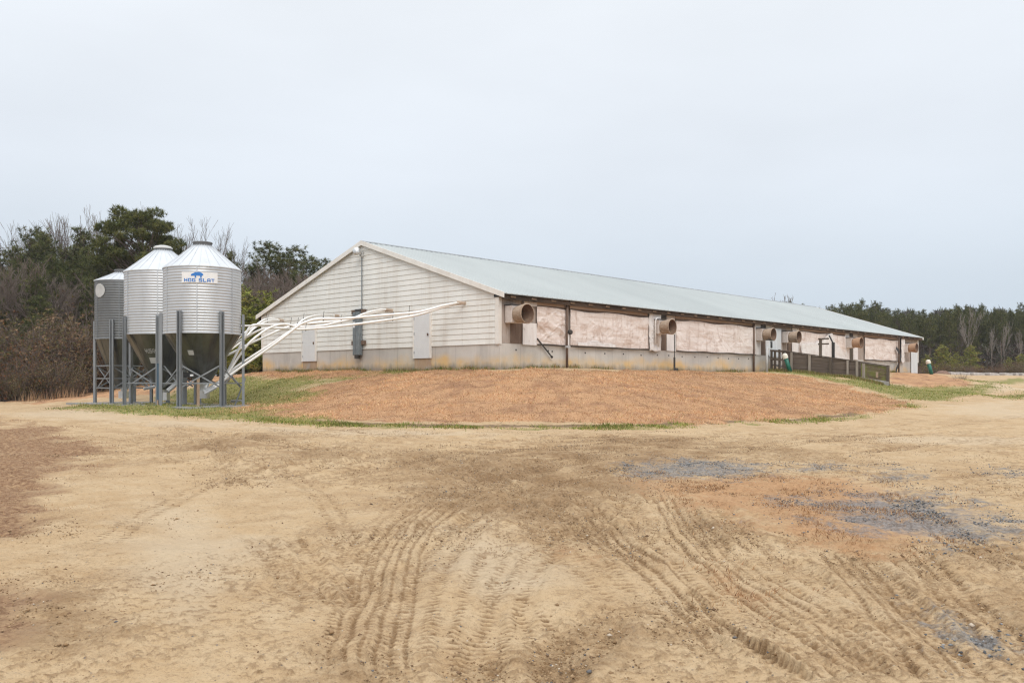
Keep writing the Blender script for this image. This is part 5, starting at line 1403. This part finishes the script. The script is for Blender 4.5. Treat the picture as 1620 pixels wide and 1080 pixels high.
def shrub_proto(h, r, n, seed, cols, leaf=900, stems=True, tl=.16, tw=.07, mat='twig'):
    rng = np.random.default_rng(seed); S = []; C = []
    for i in range(n):
        a = rng.uniform(0, 6.28); q = r * math.sqrt(rng.uniform(0, 1))
        p = np.array((math.cos(a) * q * .6, math.sin(a) * q * .6, 0)); L = h * rng.uniform(.45, 1.0)
        d = np.array((math.cos(a) * q / h * .8, math.sin(a) * q / h * .8, 1.0)) + rng.normal(0, .14, 3); d /= np.linalg.norm(d)
        m = 4; pp = p
        for j in range(m):
            d2 = d + rng.normal(0, .13, 3); q2 = pp + d2 * L / m
            S.append((pp, q2, .016 * (1 - j / m * .6), .012 * (1 - j / m * .6)))
            if j > 0:
                for _ in range(2):
                    e = q2 + (d + rng.normal(0, .6, 3)) * L * .16; S.append((q2, e, .008, .005)); C.append(e)
            C.append(q2); pp = q2
    C = np.array(C); out = {'h': h}
    st = segs_mesh('stems', S, 3); st.materials.append(MAT[mat]); out['stems'] = st
    if leaf:
        k = rng.integers(0, len(C), leaf); CC = C[k] + rng.normal(0, .16, (leaf, 3)) * min(1, h / 2)
        CC = CC[CC[:, 2] > 0]
        V, t = tufts(CC, 5, tl, tw, cols, rng, 0.1)
        cr = leaf_mesh('foliage', V, t); cr.materials.append(MAT['needle']); out['foliage'] = cr
    return out

def plant(name, proto, px, ptop, Y, label, cat, group=None, wide=1.0, sink=.15, height=None):
    X = (px - 810) / F * Y
    zg = h1(X, Y) - sink
    hh = height if height else EYE + (HOR - ptop) / F * Y - zg
    s = hh / proto['h']
    o = thing(name, label, cat, (X, Y, zg), random.uniform(0, 6.28), group)
    sw = s * wide
    o.scale = (sw, sw, s)
    for k, me in proto.items():
        if k == 'h': continue
        c = bpy.data.objects.new(k, me); COL.objects.link(c); c.parent = o
    return o

def woods_mass(name, label, px0, px1, Y0, Y1, top, n, cols, w, seed, size=.8, ntr=200):
    rng = np.random.default_rng(seed)
    Y = rng.uniform(Y0, Y1, n); px = rng.uniform(px0, px1, n); X = (px - 810) / F * Y
    zg = H(X, Y); zt = EYE + (HOR - np.array([top(p) for p in px])) / F * Y
    u = rng.uniform(0, 1, n) ** .8
    zz = zg + (zt - zg) * u
    cols = np.array(cols)
    C = np.stack([X, Y, zz], 1)
    V, t = tufts(C, 7, size, size * .16, cols, rng, .1, w)
    # duller, browner towards the ground where only trunks and dead stems stand
    me = leaf_mesh(name, V, t)
    o = link_mesh(name, me, MAT['needle'])
    tag(o, label, None, kind='stuff')
    return o

def build_trees():
    P = [pine_proto(11, 4.2, 2.0, 74, 1, dens=1.5, K=22), pine_proto(11, 5.0, 1.8, 66, 2, 'round', dens=1.6, K=22), pine_proto(11, 3.4, 1.9, 80, 3, dens=1.5, K=22), pine_proto(11, 5.8, 1.7, 60, 4, 'dome', dens=1.6, K=22)]
    BIG = spreading_pine(12.4, 7.9, 2.75, 5)
    YOUNG = [pine_proto(5, .4, 1.5, 80, 6, 'cone', .34, .055, [(.210, .231, .050), (.280, .280, .067), (.154, .175, .045), (.350, .294, .084)], 12, 1.2, .07),
             pine_proto(5, .3, 1.25, 70, 7, 'cone', .32, .055, [(.230, .243, .049), (.311, .297, .068), (.162, .176, .043)], 12, 1.2, .06)]
    BARE = [bare_proto(12, 1, .5), bare_proto(12, 2, .42, .11), bare_proto(12, 3, .6, .12), bare_proto(12, 9, .38, .10)]
    PALE = [bare_proto(12, 4, .42, .13, mat='white_twig', bark='pale_bark', tmin=.016, fork=.5), bare_proto(12, 5, .35, .10, mat='white_twig', tmin=.015, fork=.55)]
    FARB = bare_proto(12, 21, .6, .16, levels=5, fork=.5, tmin=.03)
    THICK = [bare_proto(6, 6, .6, .05, levels=5, fork=.3, tmin=.008), bare_proto(6, 7, .55, .05, levels=5, fork=.28, tmin=.008)]
    RED = [(.181, .106, .065), (.245, .154, .095), (.128, .080, .053), (.297, .201, .122)]
    OLV = [(.143, .128, .053), (.184, .153, .066), (.102, .093, .041), (.235, .168, .092)]
    RUST = [(.28, .12, .052), (.18, .085, .045), (.12, .07, .04), (.28, .17, .09), (.10, .105, .04)]
    BR = [shrub_proto(3, 1.4, 46, 11, RUST, 1100, tl=.13, tw=.035), shrub_proto(3, 1.5, 62, 12, RED + OLV, 1300, tl=.13, tw=.035), shrub_proto(3, 1.5, 56, 13, OLV, 1500, tl=.13, tw=.04),
          shrub_proto(3, 1.2, 90, 14, RUST, 260, tl=.12, tw=.03)]
    GOLD = shrub_proto(3, 1.1, 44, 15, [(.20, .14, .03), (.14, .12, .03), (.24, .15, .05), (.10, .09, .025)], 900, tl=.2, tw=.08)
    rnd = random.Random(4)
    sky = lambda px: float(np.interp(px, [-250, -100, 0, 40, 60, 100, 150, 180, 280, 300, 320, 345, 370, 400, 430, 470, 520, 560], [330, 335, 336, 352, 366, 346, 330, 345, 348, 346, 352, 380, 394, 396, 392, 396, 412, 425]))
    # ---- the wood behind the bins
    g1 = 'bare trees of the wood behind the feed bins'; l1 = 'grey brown leafless tree in the wood behind the feed bins'
    g2 = 'pines of the wood behind the feed bins'; l2 = 'dark green pine in the wood behind the feed bins'
    plant('pine_tree', BIG, 216, 331, 60, 'big spreading pine with rounded crown standing right behind the feed bins', 'pine tree', None, 1.0)
    for px, top, Y in ((5, 334, 72), (27, 344, 76), (48, 358, 70), (92, 339, 72), (110, 345, 78), (124, 342, 71), (140, 348, 76), (156, 324, 72), (168, 336, 78), (243, 318, 76), (262, 352, 72), (290, 352, 70), (300, 342, 74), (318, 345, 76),
                       (330, 366, 70), (345, 378, 74), (360, 388, 78), (386, 388, 75), (402, 387, 78), (415, 396, 72), (448, 402, 78), (482, 408, 76), (505, 412, 80), (-30, 332, 75), (-70, 330, 72), (-110, 330, 78), (190, 345, 80), (75, 352, 80), (380, 400, 68), (440, 415, 66), (460, 425, 64), (495, 440, 66), (520, 430, 70)):
        plant('bare_tree', rnd.choice(BARE), px, top, Y, l1, 'tree', g1, .75)
    for px, top, Y, i in ((18, 392, 64, 0), (40, 372, 68, 2), (62, 366, 69, 1), (74, 372, 66, 0), (102, 388, 66, 2), (128, 362, 68, 0), (140, 392, 62, 2), (158, 405, 60, 0), (86, 410, 62, 1), (8, 430, 60, 2), (115, 430, 60, 3), (-40, 380, 66, 0), (-80, 372, 68, 2),
                          (172, 400, 66, 1), (-20, 440, 58, 2), (12, 470, 57, 0), (35, 420, 59, 1), (100, 455, 58, 0), (140, 440, 57, 2), (165, 470, 56, 0), (-60, 430, 58, 1), (185, 500, 55, 2), (270, 400, 68, 2), (285, 418, 66, 0), (255, 372, 70, 1), (480, 430, 62, 2), (182, 430, 62, 3)):
        plant('pine_tree', P[i], px, top, Y, l2, 'pine tree', g2, 1.0)
    for px, top, lab in ((367, 399, 'small pointed dark pine just past the lid of the nearest bin'), (430, 388, 'taller of two bushy pines rising behind the gable slope'), (467, 394, 'shorter of two bushy pines rising behind the gable slope'),
                         (497, 408, 'slim dark pine top beside the two bushy pines behind the gable'), (517, 410, 'last small pine tip before the gable slope hides the wood')):
        plant('pine_tree', P[1 if px in (430, 467) else 0], px, top, 68, lab, 'pine tree', None, 1.25 if px in (430, 467) else .8)
    g3 = 'leafless saplings behind the barn gable'; l3 = 'purple brown leafless sapling in the thicket behind the gable'
    for i in range(20):
        px = 385 + i * 7.5 + rnd.uniform(-4, 4)
        plant('sapling', rnd.choice(THICK), px, 412 + rnd.uniform(0, 50), rnd.uniform(55, 62), l3, 'sapling', g3, 1.0)
    g4 = 'leafless saplings before the wood on the bin side'; l4 = 'thin brown leafless sapling before the dark wood by the bins'
    for i in range(22):
        plant('sapling', rnd.choice(THICK), -60 + i * 17 + rnd.uniform(-8, 8), 400 + rnd.uniform(0, 90), rnd.uniform(54, 60), l4, 'sapling', g4, 1.0)
    for px, top, Y, i, lab in ((398, 455, 48.6, 0, 'bright olive young pine right beside the barn corner'), (418, 466, 49.2, 1, 'olive young pine half hidden by the barn corner'), (374, 468, 49, 1, 'olive young pine half hidden behind the nearest bin'), (387, 490, 47.8, 1, 'low olive young pine behind the white tubes')):
        plant('young_pine', YOUNG[i], px, top, Y, lab, 'pine tree', None, 1.3)
    for px, top, Y in ((393, 548, 49), (404, 556, 49.5), (384, 560, 48.5)):
        plant('golden_shrub', GOLD, px, top, Y, 'golden brown shrub under the young pines behind the white tubes', 'shrub', 'golden shrubs under the young pines', .8, .05)
    for px, top, Y, i, lab in ((196, 470, 54, 0, 'dark green young pine between the wood and the two farther bins'), (64, 440, 55, 1, 'bushy green young pine deep in the brush away from the bins'), (60, 470, 53, 0, 'lower green young pine in the brush away from the bins')):
        plant('young_pine', P[2] if i else P[0], px, top, Y, lab, 'pine tree', None, 1.3)
    g5 = 'brush along the edge of the wood'; l5 = ['reddish brown tangled brush at the foot of the wood', 'brown and olive tangled brush at the foot of the wood', 'olive leafy brush at the foot of the wood', 'bare reddish brush stems at the foot of the wood']
    for i in range(64):
        px = -110 + (i % 32) * 13 + rnd.uniform(-7, 7); row = i // 32; k = rnd.randrange(4)
        if px > 300: continue
        Y = (45.5 if px < 120 else 50) + row * 3.2 + rnd.uniform(-.8, .8) + max(0, px - 120) * .02
        top = (500 + rnd.uniform(0, 75) if row else 556 + rnd.uniform(0, 40)) + max(0, px - 100) * .15
        plant('brush', BR[k], px, top, Y, l5[k], 'brush', g5 + ', ' + l5[k].split(' brush')[0], 1.15, .1)
    woods_mass('woods', 'dark leafless wood massed behind the trees by the feed bins', -260, 545, 66, 84, lambda p: sky(p) + 62 + 22 * math.sin(p * .09) + 14 * math.sin(p * .23), 22000,
               [(.065, .049, .040), (.083, .063, .050), (.054, .054, .030), (.068, .072, .033)], [.36, .3, .2, .14], 31, .55)
    woods_mass('undergrowth', 'brown dead undergrowth below the wood by the bins', -260, 318, 48, 62, lambda p: 520 + 18 * math.sin(p * .05) + 10 * math.sin(p * .21), 12000,
               [(.130, .079, .049), (.166, .108, .066), (.101, .081, .040), (.194, .137, .083)], None, 33, .38)
    # ---- the far pine wood
    skr = lambda px: float(np.interp(px, [1180, 1280, 1300, 1320, 1370, 1385, 1400, 1430, 1470, 1490, 1520, 1560, 1600, 1700], [482, 487, 486, 484, 478, 477, 484, 488, 489, 486, 482, 484, 486, 485]))
    g6 = 'pines of the far wood'; l6 = 'tall dark pine in the far wood beyond the barn end'
    for i in range(120):
        px = 1262 + (i % 60) * 8.6 + rnd.uniform(-5, 5); row = i // 60
        Y = (112 if not row else 124) + rnd.uniform(-5, 5)
        plant('pine_tree', P[rnd.choice((0, 1, 3, 3, 3))], px, skr(px) + rnd.uniform(-4, 14) + (6 if row == 0 else 0), Y, l6, 'pine tree', g6, .72)
    g7 = 'bare trees of the far wood'; l7 = 'thin grey bare tree among the pines of the far wood'
    for i in range(34):
        px = 1330 + i * 13 + rnd.uniform(-6, 6)
        plant('bare_tree', rnd.choice(BARE), px, skr(px) + rnd.uniform(2, 40), rnd.uniform(106, 118), l7, 'tree', g7, .45)
    for px, top, Y, i, w, lab in ((1531, 486, 106, 0, .8, 'pale forked bare tree standing out against the far pines'), (1570, 515, 106, 1, .6, 'pale slim bare trunk in the far wood, next after the pale forked tree'), (1590, 505, 105, 1, .6, 'pale slim bare trunk in the far wood behind a low young pine'), (1612, 520, 106, 0, .5, 'pale bare tree at the end of the far wood beyond the young pines')):
        plant('bare_tree', PALE[i], px, top, Y, lab, 'tree', None, w)
    for px, top, Y, i, lab in ((1495, 546, 101, 0, 'olive young pine before the far wood, nearest the barn end'), (1533, 547, 101, 0, 'olive young pine below the pale forked bare tree'), (1512, 558, 104, 1, 'small olive young pine between two larger ones before the far wood'),
                               (1596, 566, 100, 1, 'low spreading young pine before the far wood behind the pale blocks'), (1618, 560, 101, 0, 'low young pine at the end of the pale blocks'), (1468, 562, 99, 1, 'dark young pine behind the lone green pipe')):
        plant('young_pine', YOUNG[i], px, top, Y, lab, 'pine tree', None, 1.25)
    plant('bare_tree', FARB, 1223, 465, 125, 'round headed bare tree top showing alone over the barn ridge', 'tree', None, .6)
    plant('pine_tree', P[1], 1249, 479, 125, 'lone dark pine tip over the barn ridge beside the bare tree top', 'pine tree', None, .45)
    plant('pine_tree', P[0], 1270, 481, 125, 'dark pine tip where the far wood meets the barn ridge', 'pine tree', None, .5)
    for i in range(26):
        px = 1440 + i * 9 + rnd.uniform(-4, 4)
        plant('brush', BR[(0, 3, 2)[i % 3]], px, 578 + rnd.uniform(-6, 8), rnd.uniform(94, 99), 'low brown brush along the foot of the far wood', 'brush', 'brush along the far wood', 1.4, .1)
    woods_mass('woods', 'shadowy interior of the far pine wood', 1255, 1900, 128, 150, lambda p: skr(p) + 10 + 6 * math.sin(p * .13), 14000,
               [(.094, .085, .078), (.115, .102, .092), (.086, .094, .054), (.101, .108, .061)], [.3, .25, .25, .2], 37, .95)
    woods_mass('undergrowth', 'dim stems and dead growth under the far pines', 1400, 1900, 108, 126, lambda p: 545, 7000, [(.101, .086, .076), (.122, .101, .086), (.079, .083, .050)], None, 39, .65)
    plant('brush', BR[3], 1519, 593, 57, 'grey leafless bush on the russet bank before the pale blocks', 'brush', None, 1.6, .05)

def build_far_things():
    W = [((1499, 1518), 'long pale concrete block beside the brown pile'), ((1515, 1533), 'pale concrete block second from the brown pile'), ((1534.5, 1556), 'longest pale concrete block, third from the brown pile'), ((1560, 1579), 'pale concrete block fourth from the brown pile'),
         ((1584, 1600), 'pale concrete block fifth from the brown pile'), ((1602, 1609), 'short pale concrete block sixth from the brown pile'), ((1611, 1624), 'pale concrete block farthest from the brown pile')]
    for (a, c), lab in W:
        Y = 84.0; x0, x1 = (a - 810) / F * Y, (c - 810) / F * Y; xc = (x0 + x1) / 2; L = x1 - x0
        z0 = h1(xc, Y)
        k = thing('concrete_block', lab, 'block', (xc, Y, z0), R(8), 'pale blocks before the far wood')
        m = MB(); hh = .27
        vs = [(-L / 2 + .02, -.5, -.3), (L / 2, -.5, -.3), (L / 2, .5, -.3), (-L / 2, .5, -.3), (-L / 2, -.45, hh), (L / 2 - .12, -.4, hh * .74), (L / 2 - .12, .4, hh * .74), (-L / 2, .45, hh)]
        m.add(vs, [(3, 2, 1, 0), (4, 5, 6, 7), (0, 1, 5, 4), (1, 2, 6, 5), (2, 3, 7, 6), (3, 0, 4, 7)])
        o = m.build('block', MAT['block'], k); bv = o.modifiers.new('b', 'BEVEL'); bv.width = .07; bv.segments = 2
    Y = 84.0; x = (1491 - 810) / F * Y
    k = thing('soil_pile', 'low reddish brown heap beside the first pale block', 'heap', (x, Y, h1(x, Y)))
    m = MB(); prof = [(.75, -.1), (.6, .12), (.4, .26), (.2, .32), (.001, .33)]
    m.lathe(prof, 24); m.v = [(p[0] * (1 + .15 * math.sin(i * 2.1)), p[1], p[2] * (1 + .2 * math.sin(i * 1.3))) for i, p in enumerate(m.v)]
    m.build('heap', MAT['brush_pile'], k, True)

# ------------------------------------------------------------------ light, air, camera
SUN_EL, SUN_AZ = 45.0, 172.0      # azimuth clockwise from +Y: behind the camera
def build_light():
    w = bpy.data.worlds.new('World'); SC.world = w; w.use_nodes = True
    t = w.node_tree; t.nodes.clear()
    out = t.nodes.new('ShaderNodeOutputWorld'); bg = t.nodes.new('ShaderNodeBackground'); bg.inputs[1].default_value = .1
    t.links.new(bg.outputs[0], out.inputs[0])
    sk = t.nodes.new('ShaderNodeTexSky'); sk.sky_type = 'NISHITA'; sk.sun_disc = False
    sk.sun_elevation = R(SUN_EL); sk.sun_rotation = R(SUN_AZ); sk.dust_density = 4; sk.air_density = 1; sk.ozone_density = 1
    tc = t.nodes.new('ShaderNodeTexCoord'); sp = t.nodes.new('ShaderNodeSeparateXYZ'); t.links.new(tc.outputs['Generated'], sp.inputs[0])
    rp = t.nodes.new('ShaderNodeValToRGB'); t.links.new(sp.outputs[2], rp.inputs[0])
    e = rp.color_ramp.elements
    # the overcast layer: dimmer and bluer near the horizon, brighter overhead (direction, not picture)
    stops = [(0.0, (.60, .70, .80)), (.09, (.67, .755, .845)), (.22, (.80, .86, .935)), (.40, (.90, .945, 1.0)), (1.0, (1.78, 1.80, 1.84))]
    e[0].position, e[0].color = stops[0][0], (*stops[0][1], 1); e[1].position, e[1].color = stops[-1][0], (*stops[-1][1], 1)
    for p, c in stops[1:-1]:
        q = e.new(p); q.color = (*c, 1)
    mp = t.nodes.new('ShaderNodeMapping'); mp.inputs['Scale'].default_value = (1.1, 1.1, 3.2); t.links.new(tc.outputs['Generated'], mp.inputs[0])
    nz = t.nodes.new('ShaderNodeTexNoise'); nz.inputs['Scale'].default_value = 1.6; nz.inputs['Detail'].default_value = 4; nz.inputs['Roughness'].default_value = .5
    t.links.new(mp.outputs[0], nz.inputs['Vector'])
    mr = t.nodes.new('ShaderNodeMapRange'); mr.inputs[1].default_value = .3; mr.inputs[2].default_value = .7; mr.inputs[3].default_value = 9.35; mr.inputs[4].default_value = 10.55
    t.links.new(nz.outputs['Fac'], mr.inputs[0])
    mu = t.nodes.new('ShaderNodeVectorMath'); mu.operation = 'SCALE'; t.links.new(rp.outputs[0], mu.inputs[0]); t.links.new(mr.outputs[0], mu.inputs['Scale'])
    mx = t.nodes.new('ShaderNodeMix'); mx.data_type = 'RGBA'; mx.inputs[0].default_value = .95
    t.links.new(sk.outputs[0], mx.inputs[6]); t.links.new(mu.outputs[0], mx.inputs[7])
    t.links.new(mx.outputs[2], bg.inputs[0])
    L = bpy.data.lights.new('sun', 'SUN'); L.energy = 1.4; L.angle = R(30); L.color = (1.0, .965, .92)
    o = bpy.data.objects.new('sun', L); COL.objects.link(o)
    az, el = R(SUN_AZ), R(SUN_EL)
    d = Vector((math.sin(az) * math.cos(el), math.cos(az) * math.cos(el), math.sin(el)))
    o.rotation_euler = d.to_track_quat('Z', 'Y').to_euler(); o.location = d * 30
    c = bpy.data.cameras.new('camera'); c.sensor_width = 36; c.lens = F / 1620 * 36; c.shift_y = 63 / 1620; c.clip_start = .05; c.clip_end = 4000
    co = bpy.data.objects.new('camera', c); COL.objects.link(co); co.location = (0, 0, EYE); co.rotation_euler = (R(90), 0, 0)
    SC.camera = co
    SC.cycles.use_denoising = True; SC.cycles.denoiser = 'OPENIMAGEDENOISE'; SC.cycles.denoising_input_passes = 'RGB_ALBEDO_NORMAL'; SC.cycles.denoising_prefilter = 'NONE'; SC.cycles.filter_width = 1.25; SC.cycles.use_adaptive_sampling = False; SC.cycles.sampling_pattern = 'BLUE_NOISE'; SC.cycles.volume_bounces = 0; SC.cycles.max_bounces = 8
    v = SC.view_settings; v.view_transform = 'Standard'; v.look = 'None'; v.exposure = 0.0; v.gamma = 1.0

def build_haze():
    m = bpy.data.materials.new('haze'); m.use_nodes = True; t = m.node_tree; t.nodes.clear()
    o = t.nodes.new('ShaderNodeOutputMaterial'); v = t.nodes.new('ShaderNodeVolumePrincipled')
    v.inputs['Color'].default_value = (.95, .97, 1.0, 1); v.inputs['Density'].default_value = HAZE
    t.links.new(v.outputs[0], o.inputs['Volume'])
    b = MB(); b.bx(-450, 450, -450, 450, -1.6, 17); tag(b.build('haze', m), 'thin winter haze lying over the whole farmyard', None, kind='stuff')

HAZE = .00032
make_materials()
build_light()
build_haze()
build_ground()
build_barn(); build_side(); build_gable_fittings(); build_chute()
build_bins(); build_tubes()
build_trees(); build_far_things()
build_cover()
